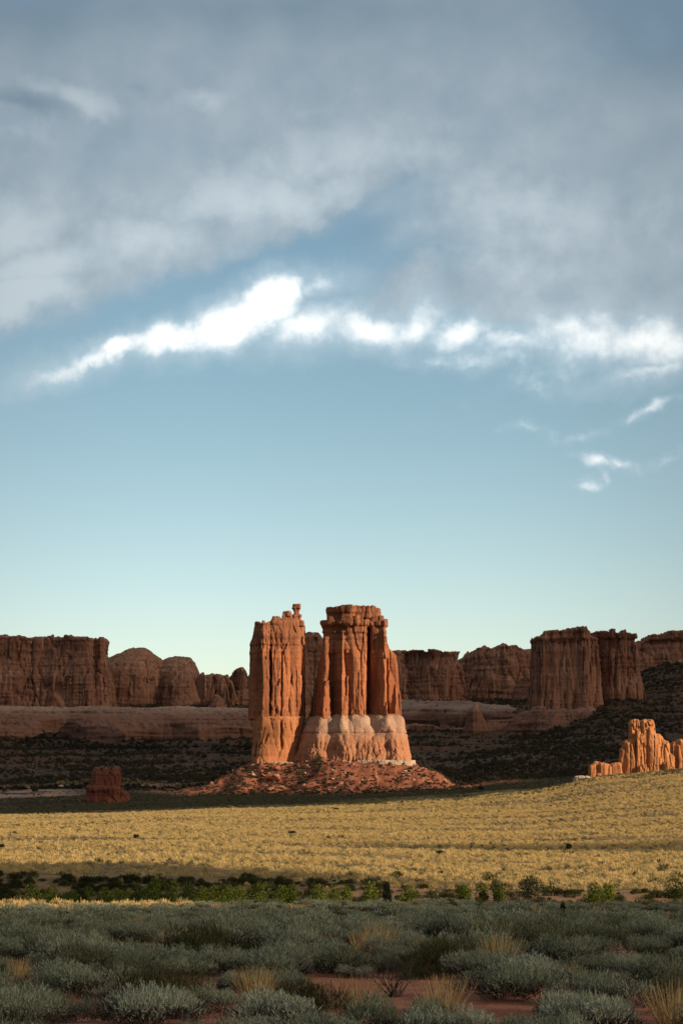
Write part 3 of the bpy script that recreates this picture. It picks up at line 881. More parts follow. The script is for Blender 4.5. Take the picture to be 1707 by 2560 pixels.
formation('butte', 'shadowed flat rimmed butte joined behind the tall fluted butte', 'butte', 2160,
          [(1470, 1600), (1486, 1583), (1500, 1578), (1540, 1577), (1545, 1581), (1570, 1578), (1573, 1586), (1595, 1590), (1598, 1600), (1600, 1640)],
          1740, [(1470, 10), (1500, 6), (1512, -2), (1530, -6), (1560, -7), (1594, -6), (1601, 8)], 80, M_back, HB, k=1.8, jag=2,
          steps=[(1900, -10), (1740, -6), (1690, -2), (1640, 0), (1600, 3), (1592, 1), (1575, .5)],
          det=cliff_detail(1.2, 8, 120, .5, fb=1.0, seed=3.9, crack=3.0, blk=1.6))
formation('mesa', 'dark mesa with blocky rim at the right edge', 'mesa', 2440,
          [(1560, 1610), (1598, 1602), (1630, 1601), (1632, 1588), (1650, 1588), (1654, 1596), (1658, 1586), (1672, 1585), (1676, 1577), (1707, 1577), (1760, 1574), (1900, 1580)],
          1700, [(1560, 0), (1610, 6), (1640, 2), (1690, -6), (1760, -10), (1900, 0)], 110, M_back, HB, k=2, jag=3,
          steps=[(1900, -30), (1700, -16), (1650, -6), (1615, 2), (1604, 5), (1600, 1), (1575, .5)])
# benches of slickrock below the cliffs
formation('rock_bench', 'long pale sloping slickrock bench below the left mesa and domes', 'rock ledge', 2190,
          [(-200, 1762), (-60, 1756), (60, 1757), (150, 1764), (230, 1758), (340, 1762), (450, 1758), (560, 1762), (700, 1764)],
          1850, [(-200, 0), (-60, -14), (40, -22), (90, -10), (120, 22), (160, 30), (200, 8), (240, -8), (300, -14), (350, 0), (430, 6), (500, -10), (560, -2), (620, 6), (700, 10)], 215, M_backpale, 1.4 if QUICK else 1.2, bottom=14, k=8, jag=7, jcell=34, dome=21,
          det=cliff_detail(.4, 12, 30, .9, lobe=2.5, lcell=30, lz=14, fb=1.1, seed=7.7, crack=1.2, blk=.5))
formation('rock_bench', 'pale sloping slickrock bench below the square topped mesa', 'rock ledge', 2210,
          [(930, 1742), (980, 1744), (1060, 1745), (1120, 1744), (1180, 1744), (1230, 1752), (1300, 1755)],
          1815, [(930, 2), (980, -4), (1030, -10), (1070, 6), (1110, 0), (1150, -8), (1190, 4), (1300, 10)], 215, M_backpale, 1.2, bottom=14, k=8, jag=6, jcell=30, dome=15,
          det=cliff_detail(.4, 12, 30, .9, lobe=2.5, lcell=26, lz=14, fb=1.1, seed=2.7, crack=1.4, blk=.6))
formation('rock_shelf', 'low dark ledge band under the pale bench right of the broad butte', 'rock ledge', 2150,
          [(990, 1815), (1040, 1812), (1100, 1816), (1180, 1820), (1260, 1842), (1330, 1846), (1400, 1850)],
          1838, [(990, 0), (1060, -4), (1120, 2), (1200, -3), (1300, 6), (1400, 10)], 60, M_back, HB, bottom=12, k=2.5, jag=3)
formation('rock_shelf', 'thin pale rim ledge below the bulging slickrock apron', 'rock ledge', 2040,
          [(1400, 1872), (1430, 1866), (1500, 1866), (1545, 1870), (1570, 1874)], 1880, [(1400, 4), (1450, -3), (1520, -2), (1570, 6)], 40, M_backpale, HB, bottom=10, k=2.0, jag=2)

# ------------------------------------------------------------------ small dark red butte on the left
g = Grid(XP(190, 1300), XP(335, 1300), 1280, 1330, ZP(2020, 1300), ZP(1912, 1300), .45)
q = lambda pts: [(XP(a, 1300), 1300 + b) for a, b in pts]
g.prism(q([(200, 6), (218, -6), (280, -8), (316, 0), (322, 16), (260, 24), (206, 20)]), ZP(2016, 1300), ZP(1968, 1300), q([(214, 4), (228, -4), (290, -4), (306, 4), (304, 18), (222, 18)]), power=.9, k=1.5, jag=1.2)
g.prism(q([(220, 4), (236, -3), (290, -2.5), (303, 4), (300, 15), (228, 15)]), ZP(1990, 1300), ZP(1924, 1300), q([(231, 5), (241, .5), (288, .5), (297, 5), (294, 12), (235, 12)]), k=.8, jag=1.0)
g.detail(cliff_detail(.8, 3.5, 12, 1.1, fb=.7, seed=4.1, crack=.9), 2.5)
sb_ = tag(g.build('butte', M_redbutte), 'small dark red stepped butte standing alone on the left flat', 'butte')
g = Grid(XP(225, 1300), XP(305, 1300), 1295, 1318, ZP(1934, 1300), ZP(1910, 1300), .3)
g.prism(q([(236, 5), (244, .5), (262, 1), (268, 5), (262, 11), (240, 11)]), ZP(1930, 1300), ZP(1921, 1300), k=.5, jag=.6, jcell=2)
g.prism(q([(268, 5), (273, .5), (290, .8), (293, 5), (288, 11), (270, 11)]), ZP(1930, 1300), ZP(1920, 1300), k=.5, jag=.6, jcell=2)
g.detail(cliff_detail(.4, 2, 3, .1, fb=.25, seed=4.9, crack=.3), 1.2)
g.build('cap', M_backpale, sb_)

# ------------------------------------------------------------------ bright fins on the right
C3x = lambda c: 980 + .4637 * c
C3y = lambda c: 1540 + .4637 * c


def fins(name, label, cols, Y, mat, h=.35, seed=1.0, group=None, fb=.4):
    pts = [c for c in cols]
    x0 = min(XP(C3x(c[0]), Y) for c in pts) - 3
    x1 = max(XP(C3x(c[1]), Y) for c in pts) + 3
    zt = max(ZP(C3y(c[2]), Y) for c in pts) + 2
    zb = min(ZP(C3y(c[3]), Y) for c in pts) - 2.5
    y0 = Y + min(c[4] for c in pts) - 4
    y1 = Y + max(c[5] for c in pts) + 4
    g = Grid(x0, x1, y0, y1, zb, zt, h)
    for (a, b, t, bt, d0, d1, lean, rnd) in pts:
        xa, xb = XP(C3x(a), Y), XP(C3x(b), Y)
        za, zz = ZP(C3y(bt), Y) - 2.5, ZP(C3y(t), Y)
        m, hw = (xa + xb) / 2, (xb - xa) / 2 + .95
        pl = lambda s, lx: [(m + lx - hw * s, Y + d0 + 1.2), (m + lx - hw * s * .6, Y + d0), (m + lx + hw * s * .6, Y + d0), (m + lx + hw * s, Y + d0 + 1.4), (m + lx + hw * s, Y + d1 - 1), (m + lx, Y + d1), (m + lx - hw * s, Y + d1 - 1)]
        g.prism(pl(1.0, 0), za, zz, pl(.86, lean), k=rnd * 2.1, jag=.7, jcell=4, union=.7)
    g.detail(cliff_detail(.3, 3.4, 30, .12, lobe=.35, lcell=4.2, lz=8, fb=.35, seed=seed, crack=.9, blk=.06), 2.6)
    return tag(g.build(name, mat), label, 'rock fin', group)


fins('rock_fin', 'tallest cluster of bright orange rounded fins on the grassy rise',
     [(1238, 1262, 705, 852, 1, 8, .2, 1), (1252, 1318, 668, 852, 0, 9, .2, 1.5), (1294, 1358, 556, 845, 2, 10, .1, 2.0), (1296, 1326, 560, 640, 2, 8, .2, 1.4), (1352, 1424, 556, 845, 1, 11, -.2, 2.2), (1388, 1424, 580, 845, 0, 8, -.2, 1.5),
      (1418, 1468, 632, 845, 2, 11, -.4, 2.0), (1448, 1498, 672, 850, 1, 10, -.3, 1.8), (1322, 1350, 620, 845, -.5, 5, .1, 1.2), (1470, 1512, 785, 852, -2, 6, 0, 1.5), (1330, 1372, 800, 852, -2.5, 4, 0, 1.2), (1400, 1446, 690, 852, -.5, 8, 0, 1.5), (1480, 1520, 740, 852, 2, 10, 0, 1.5)], 1075, M_fin, seed=1.7)
fins('rock_fin', 'stubby bright orange fins cut by the right edge of the photo',
     [(1488, 1530, 705, 850, 3, 10, .1, 1.6), (1512, 1556, 676, 850, 2, 11, .1, 1.8), (1546, 1590, 664, 850, 1, 11, 0, 2.0), (1582, 1640, 690, 850, 2, 10, 0, 1.8), (1625, 1690, 720, 850, 2, 10, 0, 1.8)], 1090, M_fin, seed=5.2)
fins('rock_outcrop', 'low wide bright orange outcrop left of the tallest fins',
     [(1068, 1092, 800, 862, 0, 6, 0, 1), (1082, 1130, 783, 862, 1, 7, 0, 1.3), (1118, 1158, 792, 862, 0, 7, 0, 1.3), (1146, 1178, 800, 862, 1, 6, 0, 1)], 1068, M_fin, seed=8.8)
fins('rock_outcrop', 'small square bright orange block between low outcrop and tallest fins',
     [(1182, 1212, 792, 858, 0, 5, 0, 1), (1200, 1234, 790, 858, 0, 6, 0, 1)], 1070, M_fin, seed=3.3)
fins('boulder', 'upright tan boulder fallen in front of the low bright outcrop', [(1106, 1140, 850, 896, 0, 4, .1, .8)], 1050, M_fin, seed=6.3)
fins('boulder', 'small pale boulder right of the upright tan boulder', [(1144, 1172, 862, 892, 0, 4, 0, .8)], 1050, M_white, seed=7.3)
fins('rock_slab', 'pale grey flat slab at the left foot of the bright outcrops', [(985, 1062, 862, 890, 0, 7, .3, .8), (1040, 1080, 868, 890, 1, 6, 0, .8)], 1055, M_white, seed=9.3)

# ------------------------------------------------------------------ cloud-shaped blockers added out of view to shade the land
def shade_cloud_mat(name, through):
    m, n = new_mat(name)
    d = n.n('ShaderNodeBsdfDiffuse')
    d.inputs[0].default_value = (.8, .8, .8, 1)
    t = n.n('ShaderNodeBsdfTransparent')
    mx = n.n('ShaderNodeMixShader')
    mx.inputs[0].default_value = math.sqrt(through)
    o = n.n('ShaderNodeOutputMaterial')
    n.t.links.new(d.outputs[0], mx.inputs[1])
    n.t.links.new(t.outputs[0], mx.inputs[2])
    n.t.links.new(mx.outputs[0], o.inputs[0])
    return m


def shade_cloud(poly, hole, A, thick, h, jag, through, seed=0):
    """unseen cloud shape added at height A, cut to cast the wanted shade (poly = ground outline of its shade)"""
    k = A / math.tan(rad(SUN_EL))
    sx, sy = math.sin(rad(SUN_AZ)) * k, math.cos(rad(SUN_AZ)) * k
    q = lambda p: [(a + sx, b + sy) for a, b in p]
    P = q(poly)
    xs, ys = [p[0] for p in P], [p[1] for p in P]
    g = Grid(min(xs) - 60, max(xs) + 60, min(ys) - 60, max(ys) + 60, A - thick, A + thick, h)
    X = g.X + jag * fbm(g.X / 90, g.Y / 90, 0 * g.X + seed, 4)
    Y = g.Y + jag * fbm(g.X / 90, g.Y / 90, 0 * g.X + seed + 9, 4)
    d2 = sd_poly(X, Y, P)
    for ho in hole:
        d2 = np.maximum(d2, -sd_poly(X, Y, q(ho)))
    th_ = np.sqrt(np.clip(-d2, 0, 160) / 160) * thick * .7 * (1 + .5 * fbm(g.X / 60, g.Y / 60, 0 * g.X + 3, 4))
    dz = np.abs(g.z[None, None, :] - A) - th_[:, :, None]
    g.d = np.maximum(d2[:, :, None], dz).astype(np.float32)
    o = g.build('added_shade_clouds', shade_cloud_mat('shade_cloud_white', through))
    return tag(o, kind='structure')


shade_cloud([(-1150, 930), (-300, 985), (-120, 1000), (0, 1045), (0, 1168), (60, 1212), (130, 1250), (700, 1270), (700, 3300), (-1150, 3300)],
            [[(-150, 1428), (100, 1425), (118, 1495), (30, 1595), (-370, 1785), (-550, 1800), (-525, 1685), (-165, 1535)]], 750, 60, 12, 26, .13, 2)
shade_cloud([(20, 472), (90, 432), (180, 405), (360, 390), (360, 545), (180, 530), (90, 500)], [], 420, 24, 5, 22, .25, 5)
shade_cloud([(-70, 302), (-25, 304), (10, 292), (35, 278), (56, 262), (70, 244), (30, 238), (14, 232), (8, 205), (-70, 205)], [], 320, 14, 3, 9, .12, 8)

shade_cloud([(-330, -120), (330, -120), (330, 190), (70, 186), (44, 185), (34, 140), (-60, 130), (-330, 130)], [], 330, 26, 6, 6, .38, 11)

# ------------------------------------------------------------------ vegetation
def veg_mat(name, ca, cb, cc=None, trans=0.25, var=0.5):
    m, n = new_mat(name)
    r = n.n('ShaderNodeObjectInfo').outputs['Random']
    P = n.n('ShaderNodeNewGeometry').outputs['Position']
    c = n.mix(r, ca, cb)
    if cc:
        c = n.mix(n.ss(n.noise(n.comb(r, r, 0.0), 60, 1), .52, .62), c, cc)
    c = n.mix(n.m('MULTIPLY', n.ss(n.noise(P, 6.0, 3, .6), .3, .7), var), c, n.mix(1.0, c, (.55, .55, .5), 'MULTIPLY'))
    finish(n, c, 0.85, None, trans=trans)
    return m


M_sage = veg_mat('sage_leaves', (0.245, 0.268, 0.195), (0.160, 0.182, 0.122), (0.105, 0.112, 0.062))
M_sagepale = veg_mat('pale_sage_leaves', (0.32, 0.345, 0.265), (0.27, 0.295, 0.22))
M_dark = veg_mat('dark_shrub_leaves', (0.060, 0.058, 0.020), (0.045, 0.050, 0.020))
M_dry = veg_mat('dry_grass', (0.44, 0.31, 0.14), (0.34, 0.25, 0.115))
M_wood_shade = veg_mat('grey_twigs_shade', (0.055, 0.043, 0.036), (0.036, 0.028, 0.023), trans=0.0)  # twig colour, darkened further to stand in for shade low in the sage
M_green = veg_mat('willow_leaves', (0.085, 0.115, 0.016), (0.130, 0.155, 0.022))
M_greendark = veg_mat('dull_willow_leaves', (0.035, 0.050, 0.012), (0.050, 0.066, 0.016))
M_jun = veg_mat('juniper_leaves', (0.028, 0.036, 0.018), (0.040, 0.048, 0.022))
M_straw = veg_mat('yellow_grass', (0.69, 0.505, 0.222), (0.53, 0.385, 0.160), (0.30, 0.25, 0.125), trans=.3, var=.4)
M_brush = veg_mat('grey_brush', (0.105, 0.105, 0.060), (0.15, 0.125, 0.070), (0.06, 0.07, 0.035), trans=.2)
M_slopebush = veg_mat('slope_brush', (0.045, 0.045, 0.028), (0.068, 0.055, 0.036), (0.10, 0.075, 0.046), trans=.15)


def quads(p, dirv, length, width, rng, tip=.35):
    """one tapered leaf / twig quad per row"""
    n_ = len(p)
    r = rng.normal(size=(n_, 3))
    sd = np.cross(dirv, r)
    sd /= np.linalg.norm(sd, axis=1, keepdims=True) + 1e-9
    w = (width * .5)[:, None]
    e = p + dirv * length[:, None]
    co = np.stack([p - sd * w * .7, p + sd * w * .7, e + sd * w * tip, e - sd * w * tip], 1).reshape(-1, 3)
    return co, np.arange(n_ * 4).reshape(-1, 4)


def unit(v):
    return v / (np.linalg.norm(v, axis=1, keepdims=True) + 1e-9)


def join(parts):
    co, fs, k = [], [], 0
    for c, f in parts:
        co.append(c)
        fs.append(f + k)
        k += len(c)
    return np.concatenate(co), np.concatenate(fs)


def sage_mesh(name, seed, n_, R, H, ln, wd, mat, spread=.8, nl=6, tip=.35, under=None):
    rng = np.random.default_rng(seed)
    lob = [(rng.normal(0, R * .42, 2), R * rng.uniform(.45, .75), H * rng.uniform(.65, 1.0)) for _ in range(nl)]
    wts = np.array([l[1] ** 2 for l in lob])
    pick = rng.choice(nl, n_, p=wts / wts.sum())
    cen = np.array([l[0] for l in lob])[pick]
    rr_ = np.array([l[1] for l in lob])[pick]
    hh = np.array([l[2] for l in lob])[pick]
    d = unit(np.stack([rng.normal(size=n_), rng.normal(size=n_), np.abs(rng.normal(size=n_)) * 1.1 + .05], 1))
    s_ = rng.uniform(.3, 1.0, n_) ** .45
    lump = 1 + .30 * fbm(d[:, 0] * 4 + seed, d[:, 1] * 4, d[:, 2] * 4, 2)
    p = np.stack([cen[:, 0] + d[:, 0] * rr_ * s_ * lump, cen[:, 1] + d[:, 1] * rr_ * s_ * lump, (.02 if mat is M_dark else .10) * H + d[:, 2] * hh * s_ * lump * .82], 1)
    dv = unit(d * spread + np.array([0, 0, .5 if mat in (M_sage, M_sagepale) else .8]) + rng.normal(0, .42 if mat in (M_sage, M_sagepale) else .28, (n_, 3)))
    L = ln * rng.uniform(.6, 1.5, n_)
    co, f = quads(p, dv, L, wd * rng.uniform(.7, 1.3, n_), rng, tip)
    me = mesh_np(name, co, f, mat, False)
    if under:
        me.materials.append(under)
        me.polygons.foreach_set('material_index', (p[:, 2] < H * rng.uniform(.22, .55, n_)).astype(np.int32))  # low leaves get the dark twig colour, painting in shade under the shrub
    return me


def stem_mesh(name, seed, n_, R, H, mat, thick=.014):
    rng = np.random.default_rng(seed)
    parts = []
    for i in range(n_):
        a, b = rng.uniform(0, 6.28), rng.uniform(.15, 1)
        p = np.array([rng.normal(0, .03), rng.normal(0, .03), -.06])
        d = np.array([math.cos(a) * b, math.sin(a) * b, rng.uniform(.7, 1.2)])
        d /= np.linalg.norm(d)
        seg = 4
        L = min(H / max(d[2], .3), R * 1.6) * rng.uniform(.6, 1.0) / seg
        w = thick * rng.uniform(.6, 1.2)
        pts, ws = [p], [w]
        for k in range(seg):
            d = d + rng.normal(0, .22, 3)
            d /= np.linalg.norm(d)
            p = p + d * L
            pts.append(p)
            ws.append(w * (1 - (k + 1) / (seg + .6)))
            if k >= 1 and thick > .01:
                for _ in range(2):
                    dd = d + rng.normal(0, .55, 3)
                    dd /= np.linalg.norm(dd)
                    parts.append(quads(p[None], dd[None], np.array([L * 1.3]), np.array([w * .8]), rng))
        for k in range(seg):
            c = []
            for (q_, ww) in ((pts[k], ws[k]), (pts[k + 1], ws[k + 1])):
                for t in range(3):
                    c.append(q_ + ww * np.array([math.cos(t * 2.094), math.sin(t * 2.094), 0]))
            parts.append((np.array(c), np.array([[t, (t + 1) % 3, 3 + (t + 1) % 3, 3 + t] for t in range(3)])))
    co, f = join(parts)
    return mesh_np(name, co, f, mat, False)


def tuft_mesh(name, seed, n_, R, H, wd, mat, lean=.45):
    rng = np.random.default_rng(seed)
    a, b = rng.uniform(0, 6.28, n_), np.sqrt(rng.uniform(0, 1, n_))
    p = np.stack([np.cos(a) * b * R * .5, np.sin(a) * b * R * .5, np.full(n_, -.03)], 1)
    d = unit(np.stack([np.cos(a) * b * lean, np.sin(a) * b * lean, np.ones(n_)], 1) + rng.normal(0, .16, (n_, 3)))
    return mesh_np(name, *quads(p, d, H * rng.uniform(.5, 1.15, n_), wd * rng.uniform(.7, 1.3, n_), rng, .25), mat, False)


def crown_mesh(name, seed, n_, W, H, leaf, mat, cone=0.0, z0=.12):
    rng = np.random.default_rng(seed)
    nl = 9
    lob = []
    for i in range(nl):
        t = rng.uniform(.15, .9)
        wr = W * .5 * (1 - cone * t)
        a = rng.uniform(0, 6.28)
        lob.append((math.cos(a) * wr * .5 * rng.uniform(.2, 1), math.sin(a) * wr * .5 * rng.uniform(.2, 1), H * (z0 + t * (1 - z0) * .85), wr * rng.uniform(.45, .75), H * rng.uniform(.13, .24)))
    lob.append((0, 0, H * .86, W * .2, H * .13))
    lob = np.array(lob)
    nl += 1
    pk = rng.integers(0, nl, n_)
    d = unit(rng.normal(size=(n_, 3)))
    s_ = rng.uniform(.3, 1.0, n_) ** .5
    L = lob[pk]
    p = np.stack([L[:, 0] + d[:, 0] * L[:, 3] * s_, L[:, 1] + d[:, 1] * L[:, 3] * s_, L[:, 2] + d[:, 2] * L[:, 4] * s_], 1)
    dv = unit(d + np.array([0, 0, .5]) + rng.normal(0, .5, (n_, 3)))
    return mesh_np(name, *quads(p, dv, leaf * rng.uniform(.7, 1.5, n_), leaf * .8 * rng.uniform(.6, 1.2, n_), rng, .5), mat, False)


def place(mesh_o, x, y, s=1.0, rz=0.0, dz=0.0):
    mesh_o.location = (x, y, float(terr(np.array([x]), np.array([y]))[0]) + dz)
    mesh_o.rotation_euler = (0, 0, rz)
    mesh_o.scale = (s, s, s)


def Yof(py):   # distance of a base pixel on the sage flat
    q = np.linspace(20, 206, 3000)
    return float(np.interp(-(py - 1990), terr(0 * q, q, False) / q * F0, q))


SAGE = [sage_mesh('sagebrush', 11 + i, 5200, .72, .66, .058, .017, M_sage, spread=1.0, nl=6, under=M_wood_shade) for i in range(7)]
SAGEP = [sage_mesh('sagebrush', 31 + i, 6500, .78, .66, .062, .019, M_sagepale, nl=8, under=M_wood_shade) for i in range(2)]
STEMS = [stem_mesh('stem', 41 + i, 12, .55, .6, M_wood_shade) for i in range(3)]
DARKS = [sage_mesh('dark_shrub', 51 + i, 3000, .56, .62, .08, .014, M_dark, spread=.5) for i in range(3)]
TUFTS = [tuft_mesh('grass_tuft', 61 + i, 260, .42, .52, .012, M_dry) for i in range(4)]


def shrub(kind, x, y, s, rz, label, cat, group=None):
    lib = {'sagebrush': SAGE, 'pale': SAGEP, 'dark_shrub': DARKS, 'grass_tuft': TUFTS}[kind]
    k = int(abs(x * 37.3 + y * 11.7))
    o = link({'pale': 'sagebrush'}.get(kind, kind), lib[k % len(lib)])
    place(o, x, y, s, rz, -.02)
    tag(o, label, cat, group)
    if kind != 'grass_tuft':
        link('stem', STEMS[k % 3], o)
    return o


R2 = np.random.default_rng(23)
special = [  # px centre, base py, kind, scale, label
    (1470, 2556, 'pale', 1.00, 'large pale silvery sagebrush in the bottom right corner area', 'sagebrush'),
    (1100, 2508, 'grass_tuft', 1.15, 'upright tan dry grass tussock standing between two red sand patches', 'grass tussock'),
    (1235, 2486, 'sagebrush', 1.05, 'broad grey sagebrush right behind the tan tussock and red sand', 'sagebrush'),
    (1290, 2462, 'pale', .95, 'pale sagebrush above and left of the large silvery one', 'sagebrush'),
    (1115, 2420, 'dark_shrub', 1.25, 'dark olive shrub behind the tan tussock', 'shrub'),
    (410, 2506, 'dark_shrub', 1.25, 'dark brown shrub with a tan top in the lower left', 'shrub'),
    (895, 2500, 'grass_tuft', 1.05, 'thin tan dry grass clump left of the red sand', 'grass tussock'),
    (340, 2556, 'pale', .95, 'pale grey sagebrush at the lower left below the dark shrub', 'sagebrush'),
    (60, 2566, 'sagebrush', 1.0, 'grey-green sagebrush in the bottom left corner', 'sagebrush'),
    (1670, 2540, 'grass_tuft', 1.25, 'dry grass clump by the right edge beside the silvery sagebrush', 'grass tussock'),
    (1410, 2372, 'dark_shrub', 1.2, 'dark yellowish shrub below the small pointed juniper', 'shrub'),
    (500, 2398, 'dark_shrub', 1.5, 'nearly black shrub in a gap left of centre', 'shrub'),
    (640, 2480, 'grass_tuft', 1.1, 'tall wispy dry grass clump left of bottom centre', 'grass tussock'),
    (700, 2560, 'pale', .9, 'pale sagebrush at the bottom centre left of the red sand', 'sagebrush'),
    (960, 2575, 'sagebrush', .9, 'low grey-green sagebrush below the red sand at the bottom edge', 'sagebrush'),
    (1090, 2582, 'pale', .75, 'low pale sagebrush at the bottom edge under the tan tussock', 'sagebrush'),
    (780, 2520, 'dark_shrub', 1.0, 'dark shrub left of the thin tan grass clump', 'shrub'),
]
taken = []
for (px, py, kd, s_, lb, ct) in special:
    Yv = Yof(py)
    xv = XP(px, Yv)
    shrub(kd, xv, Yv, s_, R2.uniform(0, 6), lb, ct)
    taken.append((xv, Yv, .62 * s_))
# dead twiggy shrub by the sand
Yv = Yof(2478)
o = link('dead_shrub', stem_mesh('dead_shrub', 91, 26, .75, .75, M_wood_shade, .016))
place(o, XP(985, Yv), Yv, 1.0)
tag(o, 'dark leafless twiggy shrub behind the red sand', 'dead shrub')
taken.append((XP(985, Yv), Yv, .55))
sand = [(XP(1010, 34), 34.0, 1.05, 2.6), (XP(1120, 31.5), 31.0, .9, 1.6), (XP(1310, 34), 34.0, .62, 2.4), (XP(1240, 30.5), 30.2, .7, 1.3), (XP(800, 31), 31, .4, 1.2), (XP(1530, 33), 33.3, .5, 1.0), (XP(560, 29.5), 29.6, .35, 1.0)]
cand = []
yy = 25.2
while yy < 210:
    sp = 1.22 + yy * .0024
    w = yy * .235 + 3
    for xx in np.arange(-w, w, sp):
        x, y = xx + R2.uniform(-.5, .5) * sp, yy + R2.uniform(-.5, .5) * sp
        if any(((x - a) / r1) ** 2 + ((y - b) / r2) ** 2 < 1 for a, b, r1, r2 in sand):
            continue
        uu = W0 / 2 + x / y * F0
        if 27.4 < y < 36.5 and 835 < uu < 1345 and not (1180 < uu and y > 33.5):
            continue
        if any((x - a) ** 2 + (y - b) ** 2 < (r + .35) ** 2 for a, b, r in taken):
            continue
        if float(fbm(np.array([x / 5]), np.array([y / 9]), np.array([1.5]), 2)[0]) < -.26:
            continue
        if y > 45 and float(fbm(np.array([x / 2.6]), np.array([y / 5]), np.array([4.5]), 2)[0]) < -.16:
            continue
        if y > 184 and x / y * F0 + W0 / 2 < 500 and R2.random() < .75:
            continue
        cand.append((x, y))
    yy += sp * .92
cnt = {'sagebrush': 0, 'dark_shrub': 0, 'grass_tuft': 0}
rest = {'sagebrush': [], 'dark_shrub': [], 'grass_tuft': []}
cand.sort(key=lambda p: p[1])
LBL = {'sagebrush': ('ordinary grey-green sagebrush on the shaded foreground flat', 'sagebrush', 'sagebrush on the shaded foreground flat'),
       'dark_shrub': ('small dark olive shrub among the foreground sagebrush', 'shrub', 'dark shrubs among the sagebrush'),
       'grass_tuft': ('small tan dry grass tuft among the foreground sagebrush', 'grass tuft', 'dry grass tufts among the sagebrush')}
CAPN = {'sagebrush': 285, 'dark_shrub': 40, 'grass_tuft': 60}
for (x, y) in cand:
    r = R2.random()
    kd = 'sagebrush' if r < .80 else ('grass_tuft' if r < .89 else 'dark_shrub')
    s_ = R2.choice([.5, .66, .84, 1.02, 1.25], p=[.2, .28, .27, .17, .08]) * R2.uniform(.9, 1.1) * (1 + .25 * float(fbm(np.array([x / 8]), np.array([y / 8]), np.array([7.5]), 2)[0]))
    if y < 33:
        s_ = min(s_, .62 + .04 * (y - 25))
    inframe = abs(x / y) < .19 and y > 20
    if inframe and cnt[kd] < CAPN[kd]:
        cnt[kd] += 1
        shrub(kd, x, y, s_, R2.uniform(0, 6), *LBL[kd])
    else:
        rest[kd].append((x, y, s_))


# ---- scatter of uncountable plants and rubble (geometry nodes, one object each)
def scatter(name, xyz, scale, rz, var, protos, mats=None):
    me = bpy.data.meshes.new(name)
    me.vertices.add(len(xyz))
    me.vertices.foreach_set('co', np.asarray(xyz, np.float32).ravel())
    for nm, val, ty in (('s', scale, 'FLOAT'), ('rz', rz, 'FLOAT'), ('k', var, 'INT')):
        a = me.attributes.new(nm, ty, 'POINT')
        a.data.foreach_set('value', np.asarray(val, np.int32 if ty == 'INT' else np.float32))
    ob = link(name, me)
    ng = bpy.data.node_groups.new(name, 'GeometryNodeTree')
    ng.interface.new_socket('Geometry', in_out='INPUT', socket_type='NodeSocketGeometry')
    ng.interface.new_socket('Geometry', in_out='OUTPUT', socket_type='NodeSocketGeometry')
    nn, lk = ng.nodes, ng.links
    gi, go = nn.new('NodeGroupInput'), nn.new('NodeGroupOutput')
    ip = nn.new('GeometryNodeInstanceOnPoints')
    jn = nn.new('GeometryNodeJoinGeometry')
    infos = []
    for p in protos:
        oi = nn.new('GeometryNodeObjectInfo')
        oi.inputs['Object'].default_value = p
        oi.inputs['As Instance'].default_value = True
        infos.append(oi)
    for oi in reversed(infos):
        lk.new(oi.outputs['Geometry'], jn.inputs[0])

    def attr(nm, ty):
        na = nn.new('GeometryNodeInputNamedAttribute')
        na.data_type = ty
        na.inputs['Name'].default_value = nm
        return na.outputs[0]
    cx = nn.new('ShaderNodeCombineXYZ')
    lk.new(attr('rz', 'FLOAT'), cx.inputs[2])
    lk.new(gi.outputs[0], ip.inputs['Points'])
    lk.new(jn.outputs[0], ip.inputs['Instance'])
    ip.inputs['Pick Instance'].default_value = True
    lk.new(attr('k', 'INT'), ip.inputs['Instance Index'])
    lk.new(cx.outputs[0], ip.inputs['Rotation'])
    lk.new(attr('s', 'FLOAT'), ip.inputs['Scale'])
    lk.new(ip.outputs[0], go.inputs[0])
    md = ob.modifiers.new('scatter', 'NODES')
    md.node_group = ng
    return ob


def proto(me):
    return bpy.data.objects.new(me.name, me)


def stuff(name, label, x, y, s, meshes, dz=-.03, tilt=0):
    x, y = np.asarray(x, float), np.asarray(y, float)
    z = terr(x, y) + dz
    o = scatter(name, np.stack([x, y, z], 1), s, R2.uniform(0, 6.28, len(x)), R2.integers(0, len(meshes), len(x)), [proto(m) for m in meshes])
    return tag(o, label, kind='stuff')


SAGE_F = [sage_mesh('sagebrush_clump', 111 + i, 1100, .70, .64, .075, .042, M_sage, spread=1.1, nl=5, tip=.6, under=M_wood_shade) for i in range(6)]
DARK_F = [sage_mesh('dark_clump', 121 + i, 500, .56, .62, .12, .045, M_dark, nl=4, tip=.5) for i in range(3)]
TUFT_F = [tuft_mesh('dry_clump', 131 + i, 70, .42, .55, .035, M_dry) for i in range(3)]
for kd, lib, nm, lb in (('sagebrush', SAGE_F, 'sagebrush_cover', 'mass of sagebrush covering the rest of the shaded flat'),
                        ('dark_shrub', DARK_F, 'shrub_cover', 'scattered dark shrubs over the far part of the sage flat'),
                        ('grass_tuft', TUFT_F, 'dry_grass', 'scattered dry grass over the far part of the sage flat')):
    a = np.array(rest[kd])
    stuff(nm, lb, a[:, 0], a[:, 1], a[:, 2], lib)


def fan(n_, y0, y1, half=.23):
    y = np.sqrt(R2.uniform(y0 ** 2, y1 ** 2, n_))
    return R2.uniform(-half, half, n_) * y, y


